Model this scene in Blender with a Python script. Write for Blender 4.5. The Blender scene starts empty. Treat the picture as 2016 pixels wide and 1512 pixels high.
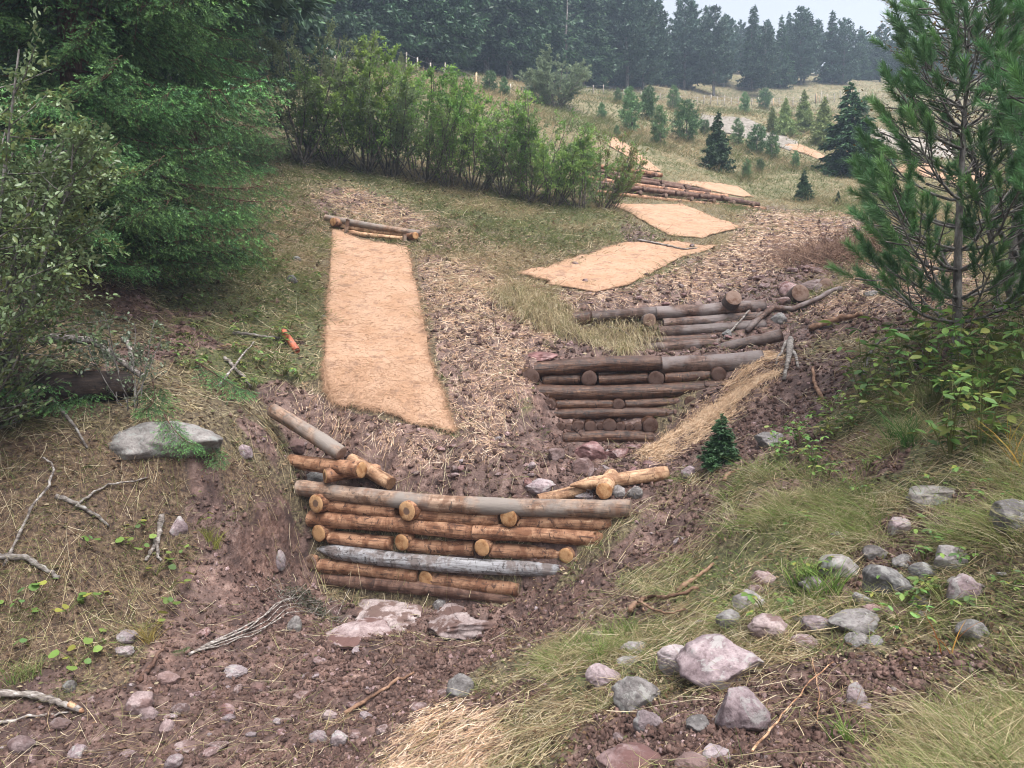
import bpy, math, random
import numpy as np
from mathutils import Vector, Matrix

# ------------------------------------------------------------------ camera, world, sun, exposure
SC = bpy.context.scene
COL = SC.collection
F, CXP, CYP, PITCH = 1514.0, 1008.0, 756.0, math.radians(-3.0)
cam_d = bpy.data.cameras.new('camera')
cam_d.sensor_width = 36.0
cam_d.lens = 36.0 * F / 2016.0
cam_d.clip_start = 0.05
cam_d.clip_end = 2000.0
cam = bpy.data.objects.new('camera', cam_d)
COL.objects.link(cam)
cam.location = (0, 0, 0)
cam.rotation_euler = (math.radians(90) + PITCH, 0, 0)
SC.camera = cam

SUN_EL, SUN_ROT = math.radians(66), math.radians(150)
world = bpy.data.worlds.new("World")
SC.world = world
world.use_nodes = True
wn = world.node_tree.nodes
wl = world.node_tree.links
wn.clear()
w_out = wn.new('ShaderNodeOutputWorld')
w_bg = wn.new('ShaderNodeBackground')
w_sky = wn.new('ShaderNodeTexSky')
w_sky.sky_type = 'NISHITA'
w_sky.sun_disc = False
w_sky.sun_elevation = SUN_EL
w_sky.sun_rotation = SUN_ROT
w_sky.dust_density = 4.0
w_sky.air_density = 1.0
w_hsv = wn.new('ShaderNodeHueSaturation')
w_hsv.inputs['Saturation'].default_value = 0.30      # an overcast, milky sky
w_bg.inputs['Strength'].default_value = 0.08
wl.new(w_sky.outputs[0], w_hsv.inputs['Color'])
wl.new(w_hsv.outputs[0], w_bg.inputs['Color'])
wl.new(w_bg.outputs[0], w_out.inputs['Surface'])

sun_d = bpy.data.lights.new('sun', 'SUN')
sun_d.energy = 1.5
sun_d.angle = math.radians(40)
sun_d.color = (1.0, 0.985, 0.97)
sun = bpy.data.objects.new('sun', sun_d)
COL.objects.link(sun)
# direction towards the sun (sky texture: rotation measured from +Y, clockwise)
sd = Vector((math.sin(SUN_ROT) * math.cos(SUN_EL), math.cos(SUN_ROT) * math.cos(SUN_EL), math.sin(SUN_EL)))
sun.rotation_euler = sd.to_track_quat('Z', 'Y').to_euler()
SC.view_settings.view_transform = 'Standard'
SC.view_settings.look = 'None'
SC.view_settings.exposure = 1.98
SC.view_settings.gamma = 1.0
SC.view_settings.use_curve_mapping = False
SC.cycles.max_bounces = 6
SC.cycles.diffuse_bounces = 3
SC.cycles.transmission_bounces = 3
SC.cycles.transparent_max_bounces = 4
SC.cycles.volume_bounces = 0
SC.cycles.use_adaptive_sampling = False
SC.cycles.filter_width = 1.05
SC.cycles.use_denoising = True

rng = np.random.default_rng(11)
random.seed(5)

# ------------------------------------------------------------------ small maths helpers
def px_dir(px, py):
    px = np.asarray(px, float); py = np.asarray(py, float)
    u = (px - CXP) / F; v = (CYP - py) / F
    c, s = math.cos(PITCH), math.sin(PITCH)
    return np.stack([u, c - v * s, s + v * c], -1)

def at(px, py, Y):
    d = px_dir(px, py)
    return d * (np.asarray(Y, float) / d[..., 1])[..., None]

def to_px(P):
    c, s = math.cos(PITCH), math.sin(PITCH)
    fwd = P[..., 1] * c + P[..., 2] * s
    up = -P[..., 1] * s + P[..., 2] * c
    fwd = np.maximum(fwd, 0.2)
    return CXP + F * P[..., 0] / fwd, CYP - F * up / fwd

def _h(ix, iy, seed):
    n = (ix.astype(np.int64) * 374761393 + iy.astype(np.int64) * 668265263 + seed * 974711) & 0x7fffffff
    n = ((n ^ (n >> 13)) * 1274126177) & 0x7fffffff
    n = (n ^ (n >> 16)) & 0xffff
    return n / 65535.0

def vnoise(x, y, seed=0):
    x = np.asarray(x, float); y = np.asarray(y, float)
    ix = np.floor(x); iy = np.floor(y)
    fx = x - ix; fy = y - iy
    fx = fx * fx * (3 - 2 * fx); fy = fy * fy * (3 - 2 * fy)
    a = _h(ix, iy, seed); b = _h(ix + 1, iy, seed); c = _h(ix, iy + 1, seed); d = _h(ix + 1, iy + 1, seed)
    return (a * (1 - fx) + b * fx) * (1 - fy) + (c * (1 - fx) + d * fx) * fy * 1.0

def fbm(x, y, seed=0, octv=4):
    t = 0; a = 0.5; s = 0
    for k in range(octv):
        ca, sa = math.cos(k * 1.3), math.sin(k * 1.3)
        t = t + a * vnoise(x * ca - y * sa, x * sa + y * ca, seed + k * 17); s += a
        x = x * 2.03; y = y * 2.03; a *= 0.5
    return t / s - 0.5

def norm(v):
    return v / np.maximum(np.linalg.norm(v, axis=-1, keepdims=True), 1e-9)

def frames(x, up):
    x = norm(x); z = up - (up * x).sum(-1, keepdims=True) * x
    z = norm(z); y = np.cross(z, x)
    return np.stack([x, y, z], -1)          # columns are the axes

def rdir(n):
    return norm(rng.normal(size=(n, 3)))

# ------------------------------------------------------------------ mesh and object helpers
def mesh(name, V, faces, mats, cols=None, smooth=False, midx=None):
    """faces: list of (M,k) index arrays"""
    me = bpy.data.meshes.new(name)
    if not isinstance(faces, (list, tuple)): faces = [faces]
    faces = [np.asarray(f, np.int32) for f in faces if len(f)]
    V = np.asarray(V, np.float32)
    me.vertices.add(len(V)); me.vertices.foreach_set('co', V.ravel())
    tot = np.concatenate([np.full(len(f), f.shape[1], np.int32) for f in faces])
    idx = np.concatenate([f.ravel() for f in faces])
    start = np.concatenate([[0], np.cumsum(tot)[:-1]]).astype(np.int32)
    me.loops.add(len(idx)); me.loops.foreach_set('vertex_index', idx)
    me.polygons.add(len(tot)); me.polygons.foreach_set('loop_start', start)
    if smooth: me.polygons.foreach_set('use_smooth', np.ones(len(tot), bool))
    for m in (mats if isinstance(mats, (list, tuple)) else [mats]): me.materials.append(m)
    if midx is not None: me.polygons.foreach_set('material_index', np.asarray(midx, np.int32))
    me.update(calc_edges=True)
    if cols is not None:
        at_ = me.attributes.new('col', 'FLOAT_COLOR', 'POINT')
        c4 = np.ones((len(V), 4), np.float32); c4[:, :3] = cols
        at_.data.foreach_set('color', c4.ravel())
    return me

def link(name, data, parent=None, mat=None, **props):
    o = bpy.data.objects.new(name, data)
    COL.objects.link(o)
    if parent is not None: o.parent = parent
    if mat is not None: o.matrix_basis = mat
    for k, v in props.items(): o[k] = v
    return o

def thing(name, loc, label, cat, group=None, data=None, rotz=0.0, scale=1.0):
    o = link(name, data)
    o.location = [float(a) for a in loc]; o.rotation_euler = (0, 0, rotz)
    o.scale = (scale,) * 3
    o['label'] = label; o['category'] = cat
    if group: o['group'] = group
    return o

def copy_thing(root, loc, rotz, scale, label=None, group=None):
    r = root.copy(); COL.objects.link(r)
    r.location = [float(a) for a in loc]; r.rotation_euler = (0, 0, rotz)
    r.scale = scale if isinstance(scale, tuple) else (scale,) * 3
    if label: r['label'] = label
    if group: r['group'] = group
    for ch in list(root.children):
        c = ch.copy(); COL.objects.link(c); c.parent = r
        for g in list(ch.children):
            d = g.copy(); COL.objects.link(d); d.parent = c
    return r

def strands(P, D, L, W, B, S=3, side=None, shape=None):
    """N curved tapering blades. returns verts, tris, param t per vertex, index of strand per vertex"""
    n = len(P)
    D = norm(D); L = np.broadcast_to(L, (n,)); W = np.broadcast_to(W, (n,))
    if side is None: side = norm(np.cross(D, rdir(n)))
    vs = []; ts = []
    for k in range(S):
        t = k / S
        c = P + D * (L * t)[:, None] + B * (L * t * t)[:, None]
        w = W * (shape[k] if shape else (1 - 0.75 * t)) * 0.5
        vs += [c - side * w[:, None], c + side * w[:, None]]; ts += [t, t]
    vs.append(P + D * L[:, None] + B * L[:, None]); ts.append(1.0)
    K = 2 * S + 1
    V = np.stack(vs, 1).reshape(-1, 3)
    f = []
    for k in range(S - 1):
        a = 2 * k; f += [(a, a + 1, a + 3), (a, a + 3, a + 2)]
    f.append((2 * S - 2, 2 * S - 1, 2 * S))
    f = np.array(f)
    T = (np.arange(n)[:, None, None] * K + f[None]).reshape(-1, 3)
    return V, T, np.tile(np.array(ts), n), np.repeat(np.arange(n), K)

def inst(tv, tf, P, R, S):
    """N placed copies of a template as one pile of triangles"""
    n = len(P); S = np.asarray(S, float)
    if S.ndim == 1: S = S[:, None]
    tvs = tv[None] * S[:, None, :]
    V = P[:, None] + np.einsum('nij,nkj->nki', R, tvs)
    T = (np.arange(n)[:, None, None] * len(tv) + tf[None]).reshape(-1, tf.shape[1])
    return V.reshape(-1, 3), T

def tube(pts, rad, sides=6, cap=True):
    pts = np.asarray(pts, float); n = len(pts)
    rad = np.broadcast_to(np.asarray(rad, float), (n,))
    tan = norm(np.gradient(pts, axis=0))
    ref = np.array([0.0, 0, 1]) if abs(tan[:, 2].mean()) < 0.8 else np.array([1.0, 0, 0])
    a = norm(np.cross(tan, ref)); b = np.cross(tan, a)
    th = np.arange(sides) * 2 * np.pi / sides
    V = pts[:, None] + rad[:, None, None] * (a[:, None] * np.cos(th)[None, :, None] + b[:, None] * np.sin(th)[None, :, None])
    i = np.arange(n - 1)[:, None] * sides; j = np.arange(sides)[None]
    q = np.stack([i + j, i + (j + 1) % sides, i + sides + (j + 1) % sides, i + sides + j], -1).reshape(-1, 4)
    t = np.concatenate([q[:, [0, 1, 2]], q[:, [0, 2, 3]]])
    V = V.reshape(-1, 3)
    if cap:
        c0 = len(V); V = np.concatenate([V, pts[:1], pts[-1:]])
        j = np.arange(sides)
        t = np.concatenate([t, np.stack([np.full(sides, c0), (j + 1) % sides, j], -1),
                            np.stack([np.full(sides, c0 + 1), (n - 1) * sides + j, (n - 1) * sides + (j + 1) % sides], -1)])
    return V, t

class Pile:
    """collects triangle soups with colours"""
    def __init__(s): s.v = []; s.f = []; s.c = []; s.n = 0
    def add(s, V, T, c=(1, 1, 1)):
        c = np.broadcast_to(np.asarray(c, float), (len(V), 3))
        s.v.append(V); s.f.append(T + s.n); s.c.append(c); s.n += len(V)
    def mesh(s, name, mat, smooth=False):
        return mesh(name, np.concatenate(s.v), [np.concatenate(s.f)], mat, np.concatenate(s.c), smooth)

def bend_path(p0, p1, n=8, sag=0.0, wob=0.0):
    t = np.linspace(0, 1, n)[:, None]
    p = np.asarray(p0) * (1 - t) + np.asarray(p1) * t
    p = p + np.array([0, 0, 1.0]) * (sag * 4 * t * (1 - t))
    w = np.cumsum(rng.normal(size=(n, 3)), 0) * wob
    w = w - w[:1] * (1 - t) - w[-1:] * t
    return p + w

# ------------------------------------------------------------------ materials
def new_mat(name):
    m = bpy.data.materials.new(name); m.use_nodes = True
    nt = m.node_tree; nt.nodes.clear()
    out = nt.nodes.new('ShaderNodeOutputMaterial')
    b = nt.nodes.new('ShaderNodeBsdfPrincipled')
    nt.links.new(b.outputs[0], out.inputs[0])
    return m, nt, b, out

def N(nt, typ, **kw):
    n = nt.nodes.new(typ)
    for k, v in kw.items():
        if k in n.inputs.keys() if isinstance(k, str) else False: n.inputs[k].default_value = v
        else: setattr(n, k, v)
    return n

def noise_node(nt, vec, scale, detail=4.0, rough=0.6, dist=0.0):
    n = nt.nodes.new('ShaderNodeTexNoise')
    n.inputs['Scale'].default_value = scale; n.inputs['Detail'].default_value = detail
    n.inputs['Roughness'].default_value = rough; n.inputs['Distortion'].default_value = dist
    if vec is not None: nt.links.new(vec, n.inputs['Vector'])
    return n.outputs['Fac']

def ramp_node(nt, fac, stops, k=.62):
    r = nt.nodes.new('ShaderNodeValToRGB'); cr = r.color_ramp
    while len(cr.elements) < len(stops): cr.elements.new(0.5)
    for e, (p, c) in zip(cr.elements, stops):
        e.position = .5 + (p - .5) * k; e.color = (*c, 1) if len(c) == 3 else c
    nt.links.new(fac, r.inputs[0]); return r.outputs[0]

def mix_col(nt, fac, a, b, mode='MIX'):
    m = nt.nodes.new('ShaderNodeMix'); m.data_type = 'RGBA'; m.blend_type = mode
    for s, v in ((m.inputs[0], fac), (m.inputs[6], a), (m.inputs[7], b)):
        if isinstance(v, bpy.types.NodeSocket): nt.links.new(v, s)
        elif isinstance(v, (int, float)): s.default_value = v
        else: s.default_value = (*v, 1)
    return m.outputs[2]

def coords(nt, kind='Object', stretch=(1, 1, 1), rand=True):
    tc = nt.nodes.new('ShaderNodeTexCoord'); mp = nt.nodes.new('ShaderNodeMapping')
    mp.inputs['Scale'].default_value = stretch
    nt.links.new(tc.outputs[kind], mp.inputs['Vector'])
    if rand:                                     # every object cuts its own piece of the pattern
        oi = nt.nodes.new('ShaderNodeObjectInfo'); mu = nt.nodes.new('ShaderNodeVectorMath'); mu.operation = 'SCALE'
        mu.inputs[0].default_value = (37.0, 53.0, 71.0); nt.links.new(oi.outputs['Random'], mu.inputs['Scale'])
        nt.links.new(mu.outputs[0], mp.inputs['Location'])
    return mp.outputs[0]

def bump_node(nt, h, strength, dist, bsdf, prev=None):
    b = nt.nodes.new('ShaderNodeBump'); b.inputs['Strength'].default_value = strength
    b.inputs['Distance'].default_value = dist
    nt.links.new(h, b.inputs['Height'])
    if prev is not None: nt.links.new(prev, b.inputs['Normal'])
    nt.links.new(b.outputs[0], bsdf.inputs['Normal'])
    return b.outputs[0]

def simple_mat(name, stops, scale=6.0, detail=6.0, rough=0.8, bump=0.4, bdist=0.01, bscale=40.0, stretch=(1, 1, 1), vary=0.25, vcol=False, spec=0.3):
    m, nt, b, out = new_mat(name)
    v = coords(nt, 'Object', stretch)
    c = ramp_node(nt, noise_node(nt, v, scale, detail, 0.65), stops)
    if vcol:
        a = nt.nodes.new('ShaderNodeAttribute'); a.attribute_name = 'col'
        c = mix_col(nt, 1.0, c, a.outputs['Color'], 'MULTIPLY')
    if vary:
        oi = nt.nodes.new('ShaderNodeObjectInfo'); h = nt.nodes.new('ShaderNodeHueSaturation')
        mr = nt.nodes.new('ShaderNodeMapRange'); mr.inputs['To Min'].default_value = 1 - vary; mr.inputs['To Max'].default_value = 1 + vary
        nt.links.new(oi.outputs['Random'], mr.inputs['Value']); nt.links.new(mr.outputs[0], h.inputs['Value'])
        nt.links.new(c, h.inputs['Color']); c = h.outputs[0]
    nt.links.new(c, b.inputs['Base Color'])
    b.inputs['Roughness'].default_value = rough
    b.inputs['Specular IOR Level'].default_value = spec
    if bump: bump_node(nt, noise_node(nt, v, bscale, 6.0, 0.7), bump, bdist, b)
    return m

def leaf_mat(name, tint=(1, 1, 1), rough=0.55, transl=0.25, spec=0.3, back=None, vary=0.12):
    """colour comes from the 'col' attribute of the leaves, times a tint"""
    m, nt, b, out = new_mat(name)
    a = nt.nodes.new('ShaderNodeAttribute'); a.attribute_name = 'col'
    c = mix_col(nt, 1.0, a.outputs['Color'], tint, 'MULTIPLY')
    if vary:
        oi = nt.nodes.new('ShaderNodeObjectInfo'); h = nt.nodes.new('ShaderNodeHueSaturation')
        for sock, lo, hi in (('Value', 1 - vary * 1.6, 1 + vary * 1.6), ('Hue', 0.5 - vary * 0.12, 0.5 + vary * 0.12)):
            mr = nt.nodes.new('ShaderNodeMapRange'); mr.inputs['To Min'].default_value = lo; mr.inputs['To Max'].default_value = hi
            nt.links.new(oi.outputs['Random'], mr.inputs['Value']); nt.links.new(mr.outputs[0], h.inputs[sock])
        nt.links.new(c, h.inputs['Color']); c = h.outputs[0]
    if back is not None:
        g = nt.nodes.new('ShaderNodeNewGeometry')
        c = mix_col(nt, g.outputs['Backfacing'], c, mix_col(nt, 1.0, c, back, 'MULTIPLY'))
    nt.links.new(c, b.inputs['Base Color'])
    b.inputs['Roughness'].default_value = rough
    b.inputs['Specular IOR Level'].default_value = spec
    if transl:
        t = nt.nodes.new('ShaderNodeBsdfTranslucent'); nt.links.new(c, t.inputs['Color'])
        mx = nt.nodes.new('ShaderNodeMixShader'); mx.inputs[0].default_value = transl
        nt.links.new(b.outputs[0], mx.inputs[1]); nt.links.new(t.outputs[0], mx.inputs[2])
        nt.links.new(mx.outputs[0], out.inputs[0])
    return m

def bark_log_mat(name, base, dark, light, rough=0.7, bump=0.5, streak=1.0, grey=None, spec=0.3):
    """peeled round timber: streaks run along the local X axis, dark torn patches, fine cracks"""
    m, nt, b, out = new_mat(name)
    v = coords(nt, 'Object', (0.55, 6, 6))
    v2 = coords(nt, 'Object', (1, 1, 1))
    v3 = coords(nt, 'Object', (2.2, 1.5, 1.5))
    c = ramp_node(nt, noise_node(nt, v, 5.0, 7, 0.7), [(0.28, dark), (0.45, base), (0.62, base), (0.78, light)])
    blot = ramp_node(nt, noise_node(nt, v3, 3.2, 5, 0.62, 0.4), [(0.38, (1, 1, 1)), (0.60, (0, 0, 0))])
    c = mix_col(nt, blot, c, mix_col(nt, 1.0, c, (0.55, 0.46, 0.42), 'MULTIPLY'))
    patch = ramp_node(nt, noise_node(nt, v3, 6.5, 6, 0.7, 0.8), [(0.60, (0, 0, 0)), (0.69, (1, 1, 1))])
    c = mix_col(nt, patch, c, dark)
    v4 = coords(nt, 'Object', (.35, 9, 9))
    crk = ramp_node(nt, noise_node(nt, v4, 8.0, 5, .6), [(.30, (1, 1, 1)), (.40, (0, 0, 0))], 1.0)
    c = mix_col(nt, crk, c, mix_col(nt, .75, c, dark))
    vo = nt.nodes.new('ShaderNodeTexVoronoi'); vo.inputs['Scale'].default_value = 4.5; nt.links.new(v2, vo.inputs['Vector'])
    kn = ramp_node(nt, vo.outputs['Distance'], [(.09, (1, 1, 1)), (.17, (0, 0, 0))], 1.0)
    c = mix_col(nt, kn, c, mix_col(nt, .7, c, dark))
    if grey is not None:
        gp = ramp_node(nt, noise_node(nt, v2, 1.6, 4, 0.6), [(0.40, (0, 0, 0)), (0.62, (1, 1, 1))])
        c = mix_col(nt, gp, c, grey)
    oi = nt.nodes.new('ShaderNodeObjectInfo'); h = nt.nodes.new('ShaderNodeHueSaturation')
    mr = nt.nodes.new('ShaderNodeMapRange'); mr.inputs['To Min'].default_value = 0.78; mr.inputs['To Max'].default_value = 1.18
    nt.links.new(oi.outputs['Random'], mr.inputs['Value']); nt.links.new(mr.outputs[0], h.inputs['Value'])
    nt.links.new(c, h.inputs['Color']); nt.links.new(h.outputs[0], b.inputs['Base Color'])
    b.inputs['Roughness'].default_value = rough; b.inputs['Specular IOR Level'].default_value = spec
    p = bump_node(nt, noise_node(nt, v, 9.0, 8, 0.75), bump, 0.02, b)
    bump_node(nt, noise_node(nt, v2, 14.0, 6, 0.7), 0.35, 0.02, b, p)
    return m

def grain_mat(name, a, bcol, heart=None):
    """sawn log end: rings round the local X axis, a darker heart, short cracks"""
    m, nt, b, out = new_mat(name)
    tc = nt.nodes.new('ShaderNodeTexCoord'); sp = nt.nodes.new('ShaderNodeSeparateXYZ')
    nt.links.new(tc.outputs['Object'], sp.inputs[0])
    cb = nt.nodes.new('ShaderNodeCombineXYZ'); nt.links.new(sp.outputs[1], cb.inputs[1]); nt.links.new(sp.outputs[2], cb.inputs[2])
    ln = nt.nodes.new('ShaderNodeVectorMath'); ln.operation = 'LENGTH'; nt.links.new(cb.outputs[0], ln.inputs[0])
    v = coords(nt, 'Object', (1, 1, 1))
    nz = noise_node(nt, v, 14.0, 4, 0.6)
    ad = nt.nodes.new('ShaderNodeMath'); ad.operation = 'MULTIPLY_ADD'; nt.links.new(nz, ad.inputs[0]); ad.inputs[1].default_value = 0.03
    nt.links.new(ln.outputs['Value'], ad.inputs[2])
    ri = nt.nodes.new('ShaderNodeMath'); ri.operation = 'MULTIPLY'; ri.inputs[1].default_value = 520.0; nt.links.new(ad.outputs[0], ri.inputs[0])
    si = nt.nodes.new('ShaderNodeMath'); si.operation = 'SINE'; nt.links.new(ri.outputs[0], si.inputs[0])
    mr = nt.nodes.new('ShaderNodeMapRange'); mr.inputs['From Min'].default_value = -1; nt.links.new(si.outputs[0], mr.inputs['Value'])
    c = mix_col(nt, mr.outputs[0], a, bcol)
    bl = ramp_node(nt, noise_node(nt, v, 9.0, 5, 0.65), [(0.45, (0, 0, 0)), (0.72, (1, 1, 1))])
    c = mix_col(nt, bl, c, mix_col(nt, 1.0, c, (0.55, 0.42, 0.34), 'MULTIPLY'))
    if heart is not None:
        hr = ramp_node(nt, ad.outputs[0], [(0.060, (1, 1, 1)), (0.072, (0, 0, 0))], 1.0)
        c = mix_col(nt, hr, c, heart)
    nt.links.new(c, b.inputs['Base Color']); b.inputs['Roughness'].default_value = 0.8
    b.inputs['Specular IOR Level'].default_value = 0.2
    bump_node(nt, noise_node(nt, v, 60.0, 5, 0.7), 0.4, 0.01, b)
    return m
# ------------------------------------------------------------------ terrain: a height field through surveyed points
# plane of each log face: normal . (x, y) = c
N1 = np.array([0.322, 0.947]); C1 = 9.26
N2 = np.array([0.03, 1.0]); N2 /= np.linalg.norm(N2); C2 = 12.6
N3 = np.array([-0.02, 1.0]); N3 /= np.linalg.norm(N3); C3 = 14.6
def on_plane(px, py, n, c):
    d = px_dir(px, py)
    t = c / (d[..., 0] * n[0] + d[..., 1] * n[1])
    return d * t[..., None]

CTRL = [  # image column, row, distance along the view
 # stream bed
 (0,1512,6.3),(300,1512,6.3),(0,1400,6.9),(300,1400,7.0),(600,1500,6.2),(600,1350,7.5),(400,1260,8.1),(800,1250,8.7),(650,1230,9.1),(900,1300,7.9),(450,1180,8.8),(-300,1450,6.6),
 # left bank
 (0,1300,7.3),(-300,1300,7.0),(150,1200,7.7),(300,1150,8.5),(450,1080,9.3),(560,1100,9.9),(590,1010,10.6),(150,1050,8.1),(0,1000,8.0),(300,1000,8.9),(450,960,9.6),(560,900,10.7),
 (0,900,8.4),(150,900,8.7),(320,915,9.1),(460,880,10.0),(0,780,9.0),(200,760,9.9),(380,760,10.8),(500,770,11.5),(-300,850,8.0),(-300,600,10.0),
 (0,620,10.6),(150,540,12.2),(350,600,13.0),(450,660,12.5),(560,690,12.5),(640,760,12.0),(450,500,16.0),(560,560,14.8),(300,450,17.0),(600,420,19.5),(520,430,18.3),
 # slope under the long mat and left of the gully
 (640,800,11.8),(770,840,11.3),(895,860,11.0),(650,640,14.2),(830,640,14.0),(650,470,18.8),(800,490,18.3),(740,430,20.5),(740,560,16.0),(900,560,16.0),(950,640,14.2),
 (930,760,12.3),(1000,870,11.5),(980,700,13.0),(960,500,18.5),(900,430,21.0),(880,900,10.9),(700,890,11.0),(1060,560,16.0),
 # bush foot and slope above
 (620,330,24.0),(760,345,24.5),(900,370,24.5),(1020,395,24.0),(1150,420,23.5),(1230,450,22.0),(620,200,33.0),(800,220,34.0),(1000,250,36.0),
 # crest with fence (left) and behind
 (560,110,45.0),(645,125,46.0),(800,135,51.0),(930,165,57.0),(1090,215,52.0),(1180,190,72.0),(1340,195,82.0),(1500,206,90.0),(1650,195,97.0),(1800,185,104.0),(2016,170,110.0),(1100,180,70),
 # middle of the hill
 (1200,270,42.0),(1300,300,40.0),(1380,240,56.0),(1470,232,60.0),(1560,290,47.0),(1640,325,42.0),(1500,320,42.0),(1410,335,39.5),(1670,340,40.5),(1580,395,33.0),(1300,230,55.0),(1750,260,56.0),(1850,290,52.0),(2000,250,60.0),(1900,350,37.0),(2016,380,28.0),(1750,380,33.0),
 # gully floor, mats, crib wall
 (1200,400,27.0),(1150,375,28.6),(1350,398,28.8),(1506,414,30.2),(1290,475,21.0),(1455,447,24.0),(1320,440,24.0),(1025,543,16.6),(1170,576,15.7),(1270,480,20.3),(1410,486,20.3),(1300,540,17.3),(1450,560,16.6),(1500,500,19.2),(1600,430,25.5),(1700,430,25.5),
 # right bank
 (1560,620,15.0),(1650,540,16.5),(1700,490,18.0),(1560,690,13.0),(1530,710,12.9),(1640,690,12.6),(1720,600,14.0),(1800,560,14.5),(1950,520,15.5),(2016,600,10.5),(1880,690,9.6),(1760,720,10.0),
 (1650,780,10.3),(1560,800,10.8),(1430,800,11.7),(1500,860,9.9),(1330,890,11.0),(1310,935,10.2),(1340,852,11.55),(1392,802,11.95),(1300,888,11.2),(1440,768,12.25),(1430,930,9.1),(1380,1000,8.7),(1280,1020,9.2),(1260,1080,8.8),(1180,1130,8.7),(1090,1190,8.8),(1050,1250,8.2),
 (2016,760,7.6),(2200,700,7.0),(1850,820,7.9),(1700,850,8.5),(1600,920,8.2),(1500,960,8.0),(1440,1010,7.8),(1750,960,6.9),(2016,950,5.9),(1600,1040,6.9),(1350,1110,7.7),(1250,1190,7.3),(1450,1130,6.7),(1600,1130,6.1),(1800,1130,5.6),(2016,1130,4.9),
 (1150,1290,6.3),(1300,1280,6.0),(1450,1260,5.5),(1650,1240,5.2),(1850,1260,4.7),(2016,1300,4.2),(1000,1370,6.2),(1150,1400,5.1),(1350,1400,4.6),(1550,1400,4.3),(1800,1400,4.0),(2016,1512,3.3),(880,1430,5.8),(850,1512,5.2),(1000,1512,4.6),(1200,1512,4.0),(1450,1512,3.6),(1750,1512,3.45),(2300,1300,3.9),(2300,1000,5.0)]
pts = [at(*c) for c in CTRL]
pts += [np.array(p, float) for p in [(-70,45,17),(-60,90,36),(0,150,52),(100,150,52),(-100,150,52),(110,90,34),(60,45,14),(40,20,4),(-40,20,5),(-40,5,-1),(-20,-8,-3.8),(0,-8,-2.6),
        (20,-8,-1.0),(40,0,1.0),(12,8,0.6),(-6,1,-3.9),(-2,2,-3.4),(0,1.5,-1.9),(2.5,1.5,-1.6),(5,2,-1.3),(0,190,60),(-110,190,60),(110,190,60),(-30,60,22),(40,120,42),(-20,75,29),(-14,10,0.0),(-18,16,3.5)]]
for n, c, lst, off in (
    (N1, C1, [(600,1110),(640,1155),(750,1192),(900,1198),(1000,1185),(1060,1150),(1130,1108),(1190,1062),(1240,1015)], -0.22),
    (N1, C1, [(590,950),(700,955),(800,958),(900,965),(1000,972),(1100,978),(1240,985)], 0.28),
    (N2, C2, [(1040,775),(1075,830),(1110,878),(1200,886),(1280,872),(1310,850),(1370,805),(1430,765),(1500,722)], -0.55),
    (N2, C2, [(1040,712),(1100,706),(1150,704),(1250,702),(1400,698),(1500,696)], 0.42),
    (N3, C3, [(1100,660),(1160,690),(1260,698),(1330,698),(1400,690),(1500,668)], -0.5),
    (N3, C3, [(1100,606),(1160,603),(1230,600),(1300,596),(1400,592),(1500,586)], 0.40)):
    for (a, b) in lst: pts.append(on_plane(a, b, n, c + off))
pts = np.array(pts)
CQ = 0.35
def _phi(r2): return np.sqrt(r2 + CQ * CQ)
_d2 = ((pts[:, None, :2] - pts[None, :, :2]) ** 2).sum(-1)
_n = len(pts)
_A = np.zeros((_n + 3, _n + 3)); _A[:_n, :_n] = _phi(_d2) - np.eye(_n) * 0.03
_A[:_n, _n] = 1; _A[:_n, _n + 1:] = pts[:, :2]; _A[_n, :_n] = 1; _A[_n + 1:, :_n] = pts[:, :2].T
_w = np.linalg.solve(_A, np.concatenate([pts[:, 2], [0, 0, 0]]))

def axis(lo, a, b, hi, d, g):
    mid = list(np.arange(a, b + d, d)); s = d; x = mid[-1]
    while x < hi: s *= g; x += s; mid.append(x)
    s = d; x = mid[0]; low = []
    while x > lo: s *= g; x -= s; low.append(x)
    return np.array(low[::-1] + mid)
GX = axis(-120, -6.5, 7.0, 120, 0.055, 1.035)
GY = axis(-10, 2.5, 15.5, 200, 0.055, 1.022)
MX, MY = np.meshgrid(GX, GY)
Z0 = np.zeros(MX.shape)
for k in range(0, MX.shape[0], 16):
    r2 = (MX[k:k + 16, :, None] - pts[:, 0]) ** 2 + (MY[k:k + 16, :, None] - pts[:, 1]) ** 2
    Z0[k:k + 16] = _phi(r2) @ _w[:_n] + _w[_n] + _w[_n + 1] * MX[k:k + 16] + _w[_n + 2] * MY[k:k + 16]

# ---- zones: what covers the ground where (outlines surveyed on the photograph, kept as maps on the ground)
ZQ = 4
_gx, _gy = np.meshgrid(np.arange(-160, 2016 + 160, ZQ), np.arange(0, 1512 + 160, ZQ))
def poly_mask(polys, blur=3):
    m = np.zeros(_gx.shape, bool)
    for pl in polys:
        p = np.array(pl, float); ins = np.zeros(_gx.shape, bool)
        for i in range(len(p)):
            x0, y0 = p[i]; x1, y1 = p[i - 1]
            if y0 == y1: continue
            ins ^= ((y0 > _gy) != (y1 > _gy)) & (_gx < (x1 - x0) * (_gy - y0) / (y1 - y0) + x0)
        m |= ins
    m = m.astype(float)
    for _ in range(blur):
        q = np.pad(m, 2, mode='edge')
        m = sum(q[2:-2, k:k + m.shape[1]] for k in range(5)) / 5
        q = np.pad(m, 2, mode='edge')
        m = sum(q[k:k + m.shape[0], 2:-2] for k in range(5)) / 5
    return m
def zone_at(m, P):
    x, y = to_px(P)
    i = np.clip(((x + 160) / ZQ).astype(int), 0, m.shape[1] - 1); j = np.clip((y / ZQ).astype(int), 0, m.shape[0] - 1)
    return m[j, i]

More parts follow.
